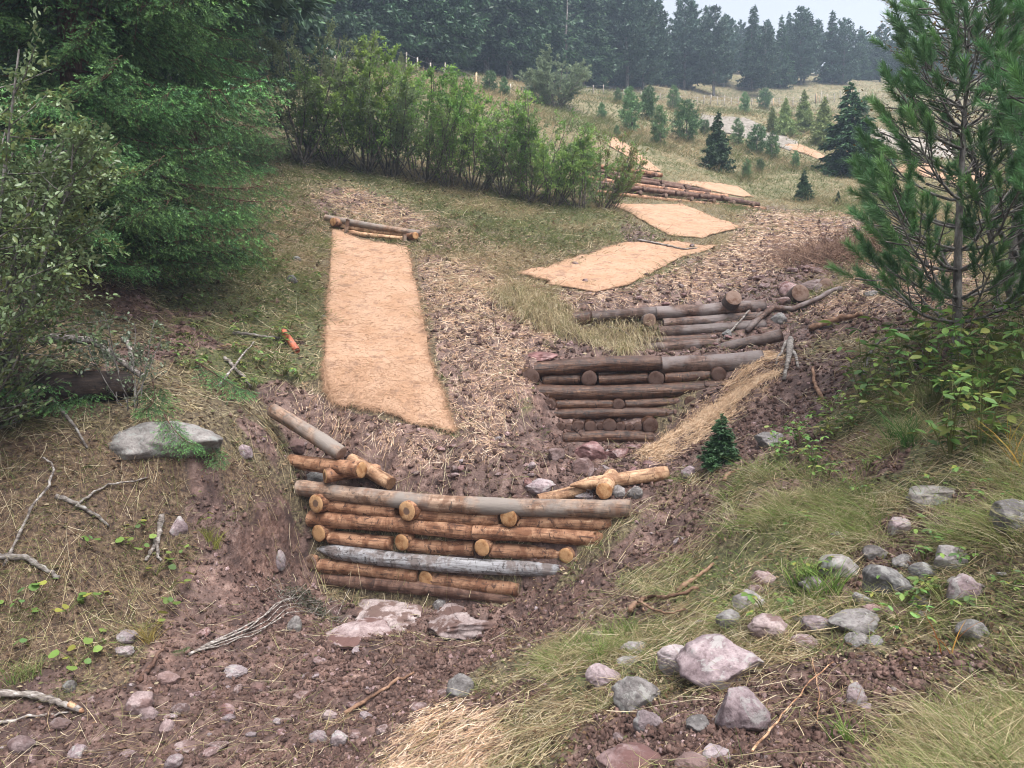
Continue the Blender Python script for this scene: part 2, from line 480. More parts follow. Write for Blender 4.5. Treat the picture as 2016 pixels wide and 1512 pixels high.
# coir mats: a ruled strip between two edges (image points)
MATS = {
 'A': ([(655,455),(648,560),(644,640),(637,720),(644,770),(656,802)], [(803,490),(818,560),(834,640),(852,720),(874,790),(895,855)]),
 'B': ([(1022,541),(1100,521),(1160,504),(1215,484),(1280,479),(1320,476)], [(1090,563),(1170,577),(1240,563),(1290,536),(1345,506),(1412,486)]),
 'C': ([(1193,400),(1235,418),(1280,445),(1318,465),(1385,470)], [(1345,403),(1385,420),(1425,436),(1453,445),(1457,449)]),
 'D': ([(1330,362),(1380,372),(1420,381),(1462,389)], [(1385,361),(1420,363),(1455,370),(1486,390)]),
 'E': ([(1374,246),(1425,262),(1488,276),(1556,298)], [(1382,226),(1466,232),(1518,256),(1574,280)]),
 'F': ([(1536,288),(1590,306),(1634,324)], [(1566,282),(1606,298),(1644,318)]),
 'G': ([(1700,268),(1770,298),(1830,310),(1900,315)], [(1705,248),(1780,266),(1840,280),(1905,285)]),
 'H': ([(1760,338),(1840,352),(1930,372)], [(1790,318),(1860,326),(1940,340)]),
 'I': ([(1196,286),(1232,308),(1278,338)], [(1210,268),(1250,296),(1302,340)]),
}
mats_m = poly_mask([a + b[::-1] for a, b in MATS.values()], 1)
mud_m = poly_mask([
 [(-160,1400),(0,1400),(250,1345),(330,1210),(370,1120),(450,1030),(530,970),(600,1000),(640,1180),(1000,1190),(1060,1200),(960,1290),(860,1400),(760,1512),(760,1670),(-160,1670)],
 [(500,760),(560,750),(640,790),(880,860),(1000,850),(1060,800),(1010,720),(1080,670),(1200,690),(1300,860),(1270,900),(1330,960),(1240,1010),(590,960),(560,870)],
 [(1060,1200),(1230,1050),(1330,960),(1450,950),(1400,1060),(1200,1150),(1330,1190),(1200,1260),(1040,1240)],
 [(1240,910),(1270,860),(1330,800),(1400,745),(1480,705),(1560,700),(1680,690),(1660,790),(1560,870),(1440,940)],
 [(1150,1440),(1350,1380),(1500,1310),(1700,1290),(1810,1340),(1760,1420),(1720,1512),(1720,1670),(1100,1670),(1100,1512)],
 [(1130,590),(1250,570),(1450,480),(1640,425),(1740,430),(1640,540),(1550,600),(1700,560),(1760,640),(1560,690),(1480,720),(1130,705)],
 [(600,370),(720,370),(860,440),(800,455),(640,420)],
 [(1210,430),(1300,460),(1290,475),(1230,480)]], 3)
straw_m = poly_mask([
 [(640,360),(720,370),(860,440),(810,455),(700,430)],
 [(815,500),(950,520),(1080,630),(1090,690),(1030,780),(1000,880),(930,900),(900,850),(862,700)],
 [(520,760),(640,780),(670,810),(890,870),(990,900),(820,920),(640,860)],
 [(1080,570),(1250,560),(1420,490),(1480,400),(1690,425),(1640,480),(1560,520),(1400,580),(1250,605),(1120,605)],
 [(760,1460),(830,1400),(960,1400),(1000,1460),(950,1520),(930,1600),(720,1600)],
 [(1560,630),(1700,530),(1800,480),(1950,500),(1900,600),(1700,620)]], 4)
thick_m = poly_mask([[(1250,905),(1297,870),(1352,824),(1424,766),(1505,695),(1535,720),(1500,770),(1420,830),(1330,892),(1290,910)]], 2)
green_m = poly_mask([
 [(300,500),(480,460),(640,560),(640,740),(500,760),(300,700)], [(620,320),(1100,390),(1200,420),(1260,470),(1000,460),(800,400),(640,370)],
 [(1400,980),(1500,880),(1700,800),(2176,700),(2176,1100),(1700,1080),(1450,1060)], [(1150,1130),(1400,1080),(1700,1080),(1700,1220),(1500,1220),(1250,1170)],
 [(1000,1300),(1250,1220),(1450,1240),(1250,1340),(1050,1380)], [(1250,260),(1600,250),(1900,300),(2016,420),(1700,430),(1500,390),(1300,340)], [(580,60),(1100,200),(1150,330),(640,310)]], 5)
brown_m = poly_mask([[(-160,840),(200,860),(480,900),(570,960),(450,1090),(330,1230),(240,1340),(-160,1390)], [(500,400),(660,370),(900,440),(1010,520),(900,540),(820,480),(640,450),(560,560)]], 4)
shade_m = poly_mask([[(-160,420),(300,430),(420,600),(480,800),(300,860),(-160,860)]], 5)

P0 = np.stack([MX, MY, Z0], -1)
zm, zs, zt, zg, zb, zmat, zsh = (zone_at(m, P0) for m in (mud_m, straw_m, thick_m, green_m, brown_m, mats_m, shade_m))
near = np.clip(1 - (MY - 18) / 30, 0, 1)
edge = fbm(MX * 1.7, MY * 1.7, 3, 4)
zm = np.clip(zm + edge * 1.1 * (zm > .02) * (zm < .98), 0, 1)
def bare(x, y):
    """bare patches in the turf near the gully"""
    return np.clip((fbm(x * 1.15, y * 1.15, 77, 4) - .05) * 9, 0, 1) * np.clip((15 - y) / 3, 0, 1)
zm = np.maximum(zm, bare(MX, MY) * np.clip(1 - zmat * 2, 0, 1) * .95)
# relief: big undulation everywhere, clods and ruts in the soil
zm = np.maximum(zm, np.clip(zs * 1.5 - .25 + edge * .6, 0, 1))
rel = fbm(MX * .7, MY * .7, 5, 3) * 0.16 + fbm(MX * 2.3, MY * 2.3, 9, 3) * 0.10
rel += zm * (fbm(MX * 5.0, MY * 5.0, 21, 3) * 0.13 + np.abs(fbm(MX * 9.0, MY * 9.0, 33, 3)) * 0.11) * near
rel += (1 - zm) * (fbm(MX * 6, MY * 6, 41, 3) * 0.09 + np.maximum(fbm(MX * 2.4, MY * 2.4, 43, 3), -.05) * .16 + np.maximum(fbm(MX * 1.5, MY * 1.5, 45, 3), -.02) * .30 * np.clip(MX / 2, 0, 1)) * near
far_ = np.clip((MY - 35) / 30, 0, 1)
rel += far_ * (fbm(MX * .12, MY * .12, 51, 3) * 1.2)
keep = np.clip(1 - zmat * 1.6, 0, 1)
ZG = Z0 + rel * keep - 0.03 * (1 - keep) * near
def cut_foot(Z, n, foot, top, s0, s1):
    """dig the ground out in front of a log face so that its courses stand free"""
    t = np.array([n[1], -n[0]])
    f = on_plane(*np.array(foot, float).T, n, s0); tp = on_plane(*np.array(top, float).T, n, s1)
    S = MX * n[0] + MY * n[1]; T = MX * t[0] + MY * t[1]
    ft = f[:, :2] @ t; tt = tp[:, :2] @ t; a, b = np.argsort(ft), np.argsort(tt)
    zf = np.interp(T, ft[a], f[a, 2]); zt_ = np.interp(T, tt[b], tp[b, 2])
    k = np.clip((S - s0) / (s1 - s0), 0, 1)
    lim = zf + k * np.maximum(zt_ - zf, 0) + np.maximum(0, s0 - .35 - S) * .32
    inside = (T > ft.min()) & (T < ft.max()) & (S < s1) & (S > s0 - 1.6)
    return np.where(inside, np.minimum(Z, lim + (Z - Z0) * .35), Z)
FOOT1 = [(585,1010),(600,1120),(625,1150),(690,1182),(750,1195),(900,1202),(1000,1190),(1060,1155),(1130,1110),(1190,1064),(1250,1012)]
TOP1 = [(580,950),(800,965),(1000,978),(1260,990)]
ZG = cut_foot(ZG, N1, FOOT1, TOP1, C1 - .10, C1 + .07)
ZG = cut_foot(ZG, N2, [(1020,740),(1045,780),(1075,840),(1105,878),(1200,890),(1290,880),(1325,864),(1388,818),(1452,778),(1525,736)], [(1020,715),(1300,708),(1510,700)], C2 - .46, C2 + .12)
ZG = cut_foot(ZG, N3, [(1110,640),(1150,680),(1250,702),(1330,704),(1420,694),(1510,655)], [(1110,612),(1300,605),(1515,592)], C3 - .5, C3 + .1)
def H(x, y, Z=None):
    Z = ZG if Z is None else Z
    x = np.asarray(x, float); y = np.asarray(y, float)
    i = np.clip(np.searchsorted(GX, x) - 1, 0, len(GX) - 2); j = np.clip(np.searchsorted(GY, y) - 1, 0, len(GY) - 2)
    fx = np.clip((x - GX[i]) / (GX[i + 1] - GX[i]), 0, 1); fy = np.clip((y - GY[j]) / (GY[j + 1] - GY[j]), 0, 1)
    return (Z[j, i] * (1 - fx) + Z[j, i + 1] * fx) * (1 - fy) + (Z[j + 1, i] * (1 - fx) + Z[j + 1, i + 1] * fx) * fy
def grad(x, y, e=0.15, Z=None):
    Z = Z0 if Z is None else Z
    return (H(x + e, y, Z) - H(x - e, y, Z)) / (2 * e), (H(x, y + e, Z) - H(x, y - e, Z)) / (2 * e)
_ty = 2.0 * (1.012 ** np.arange(400))
def ground(px, py, Z=None):
    """where the line of sight through an image point of the photograph meets the ground"""
    d = px_dir(px, py); shp = d.shape[:-1]; d = d.reshape(-1, 3); d = d / d[:, 1:2]
    res = np.full(len(d), 150.0); done = np.zeros(len(d), bool); prev = np.full(len(d), 2.0)
    for Y in _ty:
        h = H(d[:, 0] * Y, np.full(len(d), Y), Z); hit = (d[:, 2] * Y <= h) & ~done
        if hit.any():
            lo = prev[hit]; hi = np.full(hit.sum(), Y); dd = d[hit]
            for _ in range(12):
                mid = (lo + hi) / 2; below = dd[:, 2] * mid <= H(dd[:, 0] * mid, mid, Z)
                hi = np.where(below, mid, hi); lo = np.where(below, lo, mid)
            res[hit] = hi; done |= hit
        prev[:] = Y
        if done.all(): break
    P = d * res[:, None]
    P[:, 2] = H(P[:, 0], P[:, 1], Z)
    return P.reshape(*shp, 3)

# ---- ground material: soil / straw / turf chosen by maps stored on the sheet
gm, nt, gb, gout = new_mat('ground')
va = nt.nodes.new('ShaderNodeAttribute'); va.attribute_name = 'zone'
vb = nt.nodes.new('ShaderNodeAttribute'); vb.attribute_name = 'zone_b'
sA = nt.nodes.new('ShaderNodeSeparateColor'); nt.links.new(va.outputs['Color'], sA.inputs[0])
sB = nt.nodes.new('ShaderNodeSeparateColor'); nt.links.new(vb.outputs['Color'], sB.inputs[0])
gc = coords(nt, 'Object', (1, 1, 1), rand=False)
n_f = noise_node(nt, gc, 22.0, 8, 0.72)
n_m = noise_node(nt, gc, 3.0, 6, 0.65)
n_c = noise_node(nt, gc, 9.0, 7, 0.7)
mud = ramp_node(nt, n_c, [(0.25, (0.046, 0.023, 0.018)), (0.45, (0.096, 0.053, 0.042)), (0.60, (0.148, 0.088, 0.071)), (0.80, (0.23, 0.152, 0.127))])
mud = mix_col(nt, ramp_node(nt, n_m, [(0.42, (0, 0, 0)), (0.66, (1, 1, 1))]), mud, mix_col(nt, 1.0, mud, (0.52, 0.49, 0.51), 'MULTIPLY'))
mud = mix_col(nt, ramp_node(nt, noise_node(nt, gc, 1.1, 5, .6), [(0.50, (0, 0, 0)), (0.72, (1, 1, 1))]), mud, mix_col(nt, 1.0, mud, (1.5, 1.52, 1.5), 'MULTIPLY'))
turf = ramp_node(nt, n_f, [(0.28, (0.030, 0.020, 0.013)), (0.45, (0.080, 0.056, 0.032)), (0.58, (0.135, 0.105, 0.058)), (0.75, (0.25, 0.20, 0.12))])
turf_g = ramp_node(nt, n_f, [(0.28, (0.026, 0.024, 0.012)), (0.48, (0.070, 0.070, 0.028)), (0.62, (0.115, 0.115, 0.045)), (0.78, (0.21, 0.18, 0.09))])
litter = ramp_node(nt, n_f, [(0.30, (0.035, 0.021, 0.016)), (0.48, (0.090, 0.055, 0.036)), (0.62, (0.15, 0.100, 0.062)), (0.80, (0.26, 0.195, 0.13))])
straw_c = ramp_node(nt, n_f, [(0.30, (0.16, 0.085, 0.050)), (0.48, (0.42, 0.25, 0.14)), (0.70, (0.66, 0.44, 0.27))])
def brk(fac, lo=0.35, hi=0.65, nz=n_c, amp=0.9):
    a = nt.nodes.new('ShaderNodeMath'); a.operation = 'MULTIPLY_ADD'; nt.links.new(nz, a.inputs[0]); a.inputs[1].default_value = amp; nt.links.new(fac, a.inputs[2])
    s = nt.nodes.new('ShaderNodeMapRange'); s.inputs['From Min'].default_value = lo + amp / 2; s.inputs['From Max'].default_value = hi + amp / 2
    nt.links.new(a.outputs[0], s.inputs['Value']); return s.outputs[0]
c = mix_col(nt, brk(sA.outputs[2]), turf, turf_g)
c = mix_col(nt, brk(sB.outputs[0]), c, litter)
far_c = ramp_node(nt, n_m, [(.30, (.085, .085, .036)), (.46, (.135, .125, .058)), (.58, (.20, .155, .085)), (.75, (.26, .20, .12))])
c = mix_col(nt, sB.outputs[1], c, far_c)
c = mix_col(nt, brk(sA.outputs[0], .4, .6, n_c, .5), c, mud)
c = mix_col(nt, brk(sA.outputs[1], 1.05, 1.35, n_f, 1.5), c, straw_c)
nt.links.new(c, gb.inputs['Base Color'])
rr = ramp_node(nt, n_m, [(0.34, (0.22,) * 3), (0.44, (0.45,) * 3), (0.58, (0.78,) * 3)])
rmix = mix_col(nt, sA.outputs[0], (0.9, 0.9, 0.9), rr)
nt.links.new(rmix, gb.inputs['Roughness']); gb.inputs['Specular IOR Level'].default_value = 0.5
_p = bump_node(nt, n_c, 0.7, 0.06, gb)
bump_node(nt, n_f, 0.7, 0.03, gb, _p)

ny, nx = MX.shape
GV = np.stack([MX, MY, ZG], -1).reshape(-1, 3)
ii = (np.arange(ny - 1)[:, None] * nx + np.arange(nx - 1)[None]).ravel()
gmesh = mesh('ground', GV, [np.stack([ii, ii + 1, ii + nx + 1, ii + nx], -1)], gm, None, True)
for nm, chans in (('zone', (np.maximum(zm, zt), zs, zg)), ('zone_b', (zb, np.clip((MY - 20) / 18, 0, 1), zmat))):
    a = gmesh.attributes.new(nm, 'FLOAT_COLOR', 'POINT')
    c4 = np.ones((ny * nx, 4), np.float32)
    for k in range(3): c4[:, k] = chans[k].ravel()
    a.data.foreach_set('color', c4.ravel())
go = link('ground', gmesh); go['kind'] = 'structure'
# ------------------------------------------------------------------ round timber
M_fresh = bark_log_mat('peeled_timber', (0.36, 0.195, 0.115), (0.085, 0.042, 0.028), (0.56, 0.36, 0.225))
M_weath = bark_log_mat('greying_timber', (0.28, 0.185, 0.130), (0.085, 0.060, 0.048), (0.45, 0.33, 0.25), grey=(0.20, 0.170, 0.150))
M_grey = bark_log_mat('grey_bark', (0.26, 0.255, 0.265), (0.060, 0.052, 0.050), (0.42, 0.42, 0.43), bump=0.8)
M_wet = bark_log_mat('wet_timber', (0.092, 0.044, 0.026), (0.016, 0.008, 0.006), (0.26, 0.145, 0.085), rough=0.34, spec=0.4, bump=.8)
M_old = bark_log_mat('old_timber', (0.115, 0.066, 0.048), (0.026, 0.015, 0.012), (0.27, 0.19, 0.155), rough=0.5, grey=(0.155, 0.125, 0.118), bump=.8)
M_muddy = bark_log_mat('muddy_timber', (0.15, 0.085, 0.062), (0.05, 0.028, 0.022), (0.27, 0.18, 0.13))
M_pale = bark_log_mat('pale_timber', (0.46, 0.29, 0.175), (0.16, 0.085, 0.05), (0.60, 0.43, 0.29))
G_fresh = grain_mat('sawn_end', (0.34, 0.18, 0.080), (0.47, 0.285, 0.150))
G_heart = grain_mat('sawn_end_dark_heart', (0.38, 0.21, 0.10), (0.49, 0.31, 0.17), (0.14, 0.085, 0.06))
G_wet = grain_mat('wet_end', (0.060, 0.036, 0.030), (0.110, 0.068, 0.054))
G_old = grain_mat('old_end', (0.15, 0.095, 0.075), (0.23, 0.16, 0.125))

def log_mesh(name, L, r0, r1, mat, seed, tip=(None, None), sides=32, rough=0.10, bend=0.02, dx=0.05):
    """one log along +X from the origin; tip: 'point' sharpens that end. Returns mesh plus the two end radii profiles."""
    r = np.random.default_rng(seed)
    n = max(6, int(L / dx)); x = np.linspace(0, L, n); th = np.arange(sides) * 2 * np.pi / sides
    X, TH = np.meshgrid(x, th, indexing='ij')
    R = (r0 + (r1 - r0) * X / L)
    ox = seed * 3.7
    R = R * (1 + rough * 1.6 * fbm(X * 2.2 + ox, np.cos(TH) * 1.2 + 5, seed, 3) + rough * 0.9 * fbm(X * 7 + ox, np.sin(TH) * 2.5 + 9, seed + 1, 3) + rough * .5 * fbm(X * 2 + ox, TH * 4, seed + 3, 2) * np.sin(TH / 2))
    for _ in range(int(L * 1.6) + 1):                       # knots and branch collars
        kx, kt = r.uniform(0, L), r.uniform(0, 2 * np.pi)
        dt = np.angle(np.exp(1j * (TH - kt)))
        R = R + r.uniform(.006, .016) * np.exp(-((X - kx) / .04) ** 2 - (dt * r0 / .04) ** 2)
    for _ in range(int(L * 2.5) + 2):                       # drying cracks along the grain
        kx, kt, kl = r.uniform(0, L), r.uniform(0, 2 * np.pi), r.uniform(.15, .5)
        dt = np.angle(np.exp(1j * (TH - kt - .15 * np.sin(X * 3))))
        R = R - r.uniform(.004, .010) * np.exp(-((X - kx) / kl) ** 4 - (dt / .11) ** 2)
    for e, tp in enumerate(tip):
        if tp == 'point':
            dd = X if e == 0 else L - X
            R = R * np.clip(.18 + .82 * dd / (3.2 * r0), 0, 1)
        else:                                               # slightly worn rim
            dd = X if e == 0 else L - X
            R = R * (1 - 0.05 * np.exp(-(dd / .012) ** 2))
    by = bend * L * np.sin(np.pi * X / L) * r.uniform(-1, 1); bz = bend * L * np.sin(np.pi * X / L) * r.uniform(-.6, .6)
    V = np.stack([X, R * np.cos(TH) + by, R * np.sin(TH) + bz], -1)
    i = np.arange(n - 1)[:, None] * sides; j = np.arange(sides)[None]
    q = np.stack([i + j, i + (j + 1) % sides, i + sides + (j + 1) % sides, i + sides + j], -1).reshape(-1, 4)[:, ::-1]
    V2 = np.concatenate([V.reshape(-1, 3), [[0, 0, 0], [L, 0, 0]]])
    c0 = n * sides; jj = np.arange(sides)
    caps = np.concatenate([np.stack([np.full(sides, c0), jj, (jj + 1) % sides], -1), np.stack([np.full(sides, c0 + 1), (n - 1) * sides + (jj + 1) % sides, (n - 1) * sides + jj], -1)])
    me = mesh(name, V2, [q, caps[:, ::-1]], mat, None, True)
    f = np.zeros(len(me.polygons), bool); f[:len(q)] = True; me.polygons.foreach_set('use_smooth', f)
    return me, V[0], V[-1]

def cut_face(parent, ring, xoff, sgn, mat, seed):
    r = np.random.default_rng(seed); k = len(ring)
    c = ring.mean(0); rs = []
    for s, lift in ((1.0, 0.0), (0.97, .004), (0.6, .006), (0.25, .006)):
        p = c + (ring - c) * s; p[:, 0] = xoff + sgn * (0.002 + lift + r.uniform(-.0015, .0015, k) * (s < 1)); rs.append(p)
    V = np.concatenate(rs + [c[None] * 1.0]); V[-1, 0] = xoff + sgn * .008
    q = []
    for a in range(3):
        j = np.arange(k); q.append(np.stack([a * k + j, a * k + (j + 1) % k, (a + 1) * k + (j + 1) % k, (a + 1) * k + j], -1))
    t = np.stack([3 * k + np.arange(k), 3 * k + (np.arange(k) + 1) % k, np.full(k, 4 * k)], -1)
    q = np.concatenate(q)
    if sgn < 0: q = q[:, ::-1]; t = t[:, ::-1]
    return link('cut_face', mesh('cut_face', V, [q, t], mat, None, True), parent)

_seed = [100]
def add_log(A, B, r0, r1, mat, parent=None, ends=(None, None), tip=(None, None), name='log', org=(0, 0, 0), **kw):
    _seed[0] += 1
    A = np.asarray(A, float); B = np.asarray(B, float); L = float(np.linalg.norm(B - A))
    me, ra, rb = log_mesh(name, L, r0, r1, mat, _seed[0], tip, **kw)
    fr = frames((B - A)[None], np.array([[0, 0, 1.0]]))[0]
    roll = Matrix.Rotation(random.uniform(0, 6.28), 4, 'X')
    Mx = Matrix([list(fr[k]) + [A[k] - org[k]] for k in range(3)] + [[0, 0, 0, 1]]) @ roll
    o = link(name, me, parent, Mx)
    if ends[0] is not None: cut_face(o, ra, 0.0, -1, ends[0], _seed[0])
    if ends[1] is not None: cut_face(o, rb, L, 1, ends[1], _seed[0] + 7)
    return o

def dam(name, origin, label, cat='log dam'):
    r = thing(name, origin, label, cat); return r, tuple(np.asarray(origin, float))

def face_log(root, org, n, c, p, q, dpx, mat, ends=(None, None), tip=(None, None), name='log', dc=(0, 0), d2=None, **kw):
    A = on_plane(*p, n, c + dc[0]); B = on_plane(*q, n, c + dc[1])
    if n is N2 or n is N3: dpx = dpx * 1.18
    ra = dpx / F * A[1] / 2; rb = (d2 or dpx) / F * B[1] / 2
    return add_log(A, B, ra, rb, mat, root, ends, tip, name, org, **kw)

def stub(root, org, n, c, p, dpx, mat, end, out=0.10, length=0.9, tilt=0.02, yaw=0.0, name='cross_log', org_axis=None):
    E = on_plane(*p, n, c - out)
    ax = np.array([n[0], n[1], tilt]) if org_axis is None else np.asarray(org_axis, float)
    ca, sa = math.cos(yaw), math.sin(yaw); ax = np.array([ax[0] * ca - ax[1] * sa, ax[0] * sa + ax[1] * ca, ax[2]])
    ax /= np.linalg.norm(ax); r = dpx / F * E[1] / 2
    return add_log(E, E + ax * length, r, r * .97, mat, root, (end, None), (None, None), name, org)

# --- front check dam: fresh orange timber in courses, cross logs end-on between them
g = on_plane(900, 1185, N1, C1 + .1)
d1, o1 = dam('log_check_dam', g, 'newest log check dam of orange peeled timber, nearest the muddy stream bed')
face_log(d1, o1, N1, C1, (588, 960), (1242, 1002), 32, M_weath, (G_old, None), name='log', d2=37)
for p, q, m_, e in (((650,993),(782,1006),M_fresh,(None,None)), ((822,1011),(984,1022),M_fresh,(None,None)), ((1022,1027),(1206,1031),M_fresh,(None,G_old))):
    face_log(d1, o1, N1, C1, p, q, 30, m_, e, dc=(.03, .03))
face_log(d1, o1, N1, C1, (610,1021), (934,1048), 33, M_fresh, (G_old, G_old), dc=(0, -.01))
face_log(d1, o1, N1, C1, (934.5,1047), (1190,1062), 34, M_fresh, (G_old, None))
for p, q in (((650,1057),(775,1070)), ((806,1073),(934,1080)), ((966,1083),(1110,1092))):
    face_log(d1, o1, N1, C1, p, q, 29, M_fresh, dc=(.02, .02))
face_log(d1, o1, N1, C1, (622,1080), (1118,1122), 31, M_grey, tip=('point', None), dc=(-.01, -.02), rough=.08)
face_log(d1, o1, N1, C1, (630,1112), (826,1136), 31, M_fresh, (G_old, None), dc=(-.02, -.02))
face_log(d1, o1, N1, C1, (852,1141), (1024,1160), 32, M_fresh, (None, G_old), dc=(-.02, -.04))
face_log(d1, o1, N1, C1, (635,1140), (1040,1183), 28, M_muddy, dc=(-.03, -.03))
for p, dpx, end in (((622,991),38,G_heart), ((801,1006),41,G_heart), ((1001,1019),39,G_fresh), ((628,1050),35,G_fresh), ((791,1068),34,G_fresh), ((949,1078),36,G_fresh), ((1114,1094),33,G_fresh), ((838,1140),35,G_fresh), ((612,1108),32,G_old)):
    stub(d1, o1, N1, C1, p, dpx, M_fresh, end, out=.16 if end is G_heart else .10, yaw=-.16, length=1.2)
# wings keyed into both banks
A = at(535, 806, 11.15); B = at(672, 893, 10.65); add_log(A, B, .105, .112, M_weath, d1, (None, G_old), org=o1, name='wing_log')
A = at(690, 905, 10.95); B = at(770, 952, 10.55); add_log(A, B, .10, .10, M_pale, d1, (None, None), org=o1, name='wing_log')
A = at(572, 906, 11.05); B = at(712, 925, 10.45); add_log(A, B, .095, .115, M_fresh, d1, (None, G_fresh), org=o1, name='wing_log')
stub(d1, o1, N1, C1, (640, 937), 29, M_fresh, G_heart, out=.10, length=.9, yaw=-.75)
A = at(1122, 956, 9.75); B = at(1312, 931, 10.0); add_log(A, B, .082, .10, M_pale, d1, (None, G_fresh), ('point', None), org=o1, name='wing_log')
stub(d1, o1, N1, C1, (1189, 967), 34, M_pale, G_fresh, out=.02, length=1.0, yaw=.1)
A = at(1060, 985, 9.75); B = at(1150, 962, 9.9); add_log(A, B, .08, .08, M_pale, d1, org=o1, name='wing_log')

# --- middle check dam: old, dark and wet, water trickling over it
g = on_plane(1200, 880, N2, C2)
d2, o2 = dam('log_check_dam', g, 'dark wet log check dam with a row of small round cross logs near its foot')
face_log(d2, o2, N2, C2, (1052,729), (1302,716), 27, M_wet, dc=(.05, .05))
face_log(d2, o2, N2, C2, (1290,721), (1500,708), 32, M_old, dc=(.12, .12))
for p, q in (((1068,749),(1142,747)), ((1178,748),(1275,744)), ((1308,745),(1400,740))):
    face_log(d2, o2, N2, C2, p, q, 20, M_wet, dc=(.05, .05))
face_log(d2, o2, N2, C2, (1058,773), (1428,762), 27, M_wet, dc=(-.04, -.04))
for p, q in (((1094,798),(1208,797)), ((1230,797),(1350,792))):
    face_log(d2, o2, N2, C2, p, q, 18, M_wet, dc=(-.14, -.14))
face_log(d2, o2, N2, C2, (1090,817), (1340,815), 20, M_wet, dc=(-.2, -.2))
face_log(d2, o2, N2, C2, (1108,863), (1285,862), 24, M_wet, dc=(-.34, -.34))
face_log(d2, o2, N2, C2, (1290,840), (1330,838), 14, M_wet, dc=(-.2, -.2))
for p, dpx, oc in (((1044,744),37,.1), ((1160,746),33,.1), ((1292,746),33,.1), ((1415,737),31,.1), ((1083,797),26,.26), ((1218,797),25,.26), ((1361,794),28,.26),
    ((1103,840),20,.36), ((1121,842),19,.36), ((1138,839),25,.36), ((1162,840),25,.36), ((1182,840),16,.36), ((1200,838),28,.38), ((1221,841),21,.36), ((1239,842),17,.36), ((1256,841),19,.36), ((1280,838),34,.4)):
    stub(d2, o2, N2, C2, p, dpx, M_wet, G_wet, out=oc, length=.8, yaw=random.uniform(-.2, .2))
# --- upper check dam: rotting grey logs half swallowed by grass
g = on_plane(1380, 695, N3, C3)
d3, o3 = dam('log_check_dam', g, 'rotting grey log check dam half swallowed by hanging grass, uppermost in the stream gully')
face_log(d3, o3, N3, C3, (1128,630), (1165,624), 24, M_wet, rough=.1)
face_log(d3, o3, N3, C3, (1158,625), (1292,615), 19, M_old, rough=.1)
face_log(d3, o3, N3, C3, (1288,617), (1505,602), 22, M_old, rough=.1, dc=(.1, .15))
face_log(d3, o3, N3, C3, (1296,654), (1505,640), 20, M_old, rough=.1, dc=(-.15, -.1))
face_log(d3, o3, N3, C3, (1305,637), (1505,623), 17, M_old, rough=.12, dc=(.0, .05))
face_log(d3, o3, N3, C3, (1275,673), (1450,663), 18, M_wet, rough=.12, dc=(-.25, -.2))
face_log(d3, o3, N3, C3, (1258,690), (1420,678), 19, M_old, rough=.12, dc=(-.35, -.3))
stub(d3, o3, N3, C3, (1279,630), 27, M_old, G_old, out=.25, length=.9)
stub(d3, o3, N3, C3, (1444,586), 34, M_old, G_old, out=.1, length=.8, tilt=-.5)
stub(d3, o3, N3, C3, (1441,689), 26, M_old, G_old, out=.9, length=.9)
stub(d3, o3, N3, C3, (1626,561), 28, M_old, G_old, out=-1.2, length=.7, tilt=-.1)
stub(d3, o3, N3, C3, (1575,577), 36, M_old, G_old, out=-.6, length=.7, tilt=-.2)
# --- little crib at the top of the long coir mat
n4 = np.array([0.20, 0.98]); c4 = float(np.dot(n4, at(735, 450, 19.2)[:2]))
g = on_plane(735, 470, n4, c4)
d4, o4 = dam('log_crib', g, 'small two course log crib at the head of the long coir mat')
face_log(d4, o4, n4, c4, (640,428), (828,460), 12, M_weath, (G_old, G_old))
face_log(d4, o4, n4, c4, (668,444), (802,464), 11, M_pale, dc=(.04, .04))
face_log(d4, o4, n4, c4, (675,456), (800,471), 10, M_pale, dc=(-.02, -.02))
stub(d4, o4, n4, c4, (655,437), 17, M_fresh, G_fresh, out=.2, length=1.0, yaw=-.35)
stub(d4, o4, n4, c4, (818,464), 15, M_fresh, G_fresh, out=.18, length=1.0, yaw=.9)
for p, q in (((685,432),(680,463)), ((796,460),(797,475))):
    face_log(d4, o4, n4, c4, p, q, 8, M_weath, dc=(-.16, -.16), name='stake')
# --- long crib wall across the slope behind the bushes
Pa, Pb = at(1145, 372, 28.0), at(1506, 411, 30.0)
n5 = np.array([-(Pb - Pa)[1], (Pb - Pa)[0]]); n5 /= np.linalg.norm(n5); c5 = float(np.dot(n5, Pa[:2]))
d5, o5 = dam('log_crib_wall', (Pa + Pb) / 2 - np.array([0, 0, .3]), 'long crib wall of many orange log courses stepping down behind the bushes', 'log wall')
rows5 = [((1145,374),(1507,412)), ((1145,365),(1494,403)), ((1145,356.5),(1462,395)), ((1147,348.5),(1432,387.5)), ((1149,340.5),(1398,378.5)), ((1151,332.5),(1360,369.5)), ((1155,325),(1303,345))]
for k, (p, q) in enumerate(rows5):
    face_log(d5, o5, n5, c5, p, q, 9.5, M_muddy if k % 3 else M_fresh, (None, G_old), dc=(.13 * k, .13 * k), dx=.12, sides=14)
for k, p in ((0,(1391,402)),(0,(1426,406)),(0,(1461,408)),(0,(1340,397)),(0,(1495,411)),(1,(1363,391)),(1,(1407,395)),(1,(1445,398)),(1,(1484,402)),(1,(1262,379)),(1,(1312,385)),(2,(1335,379)),(2,(1382,384)),(2,(1426,388)),(2,(1270,371)),(3,(1312,372)),(3,(1353,377)),(3,(1395,382)),(4,(1306,366)),(4,(1345,371)),(5,(1306,358)),(5,(1352,366)),(6,(1292,343))):
    stub(d5, o5, n5, c5 + .13 * k, p, 8.5, M_muddy, G_old, out=.26, length=.9, yaw=.25)
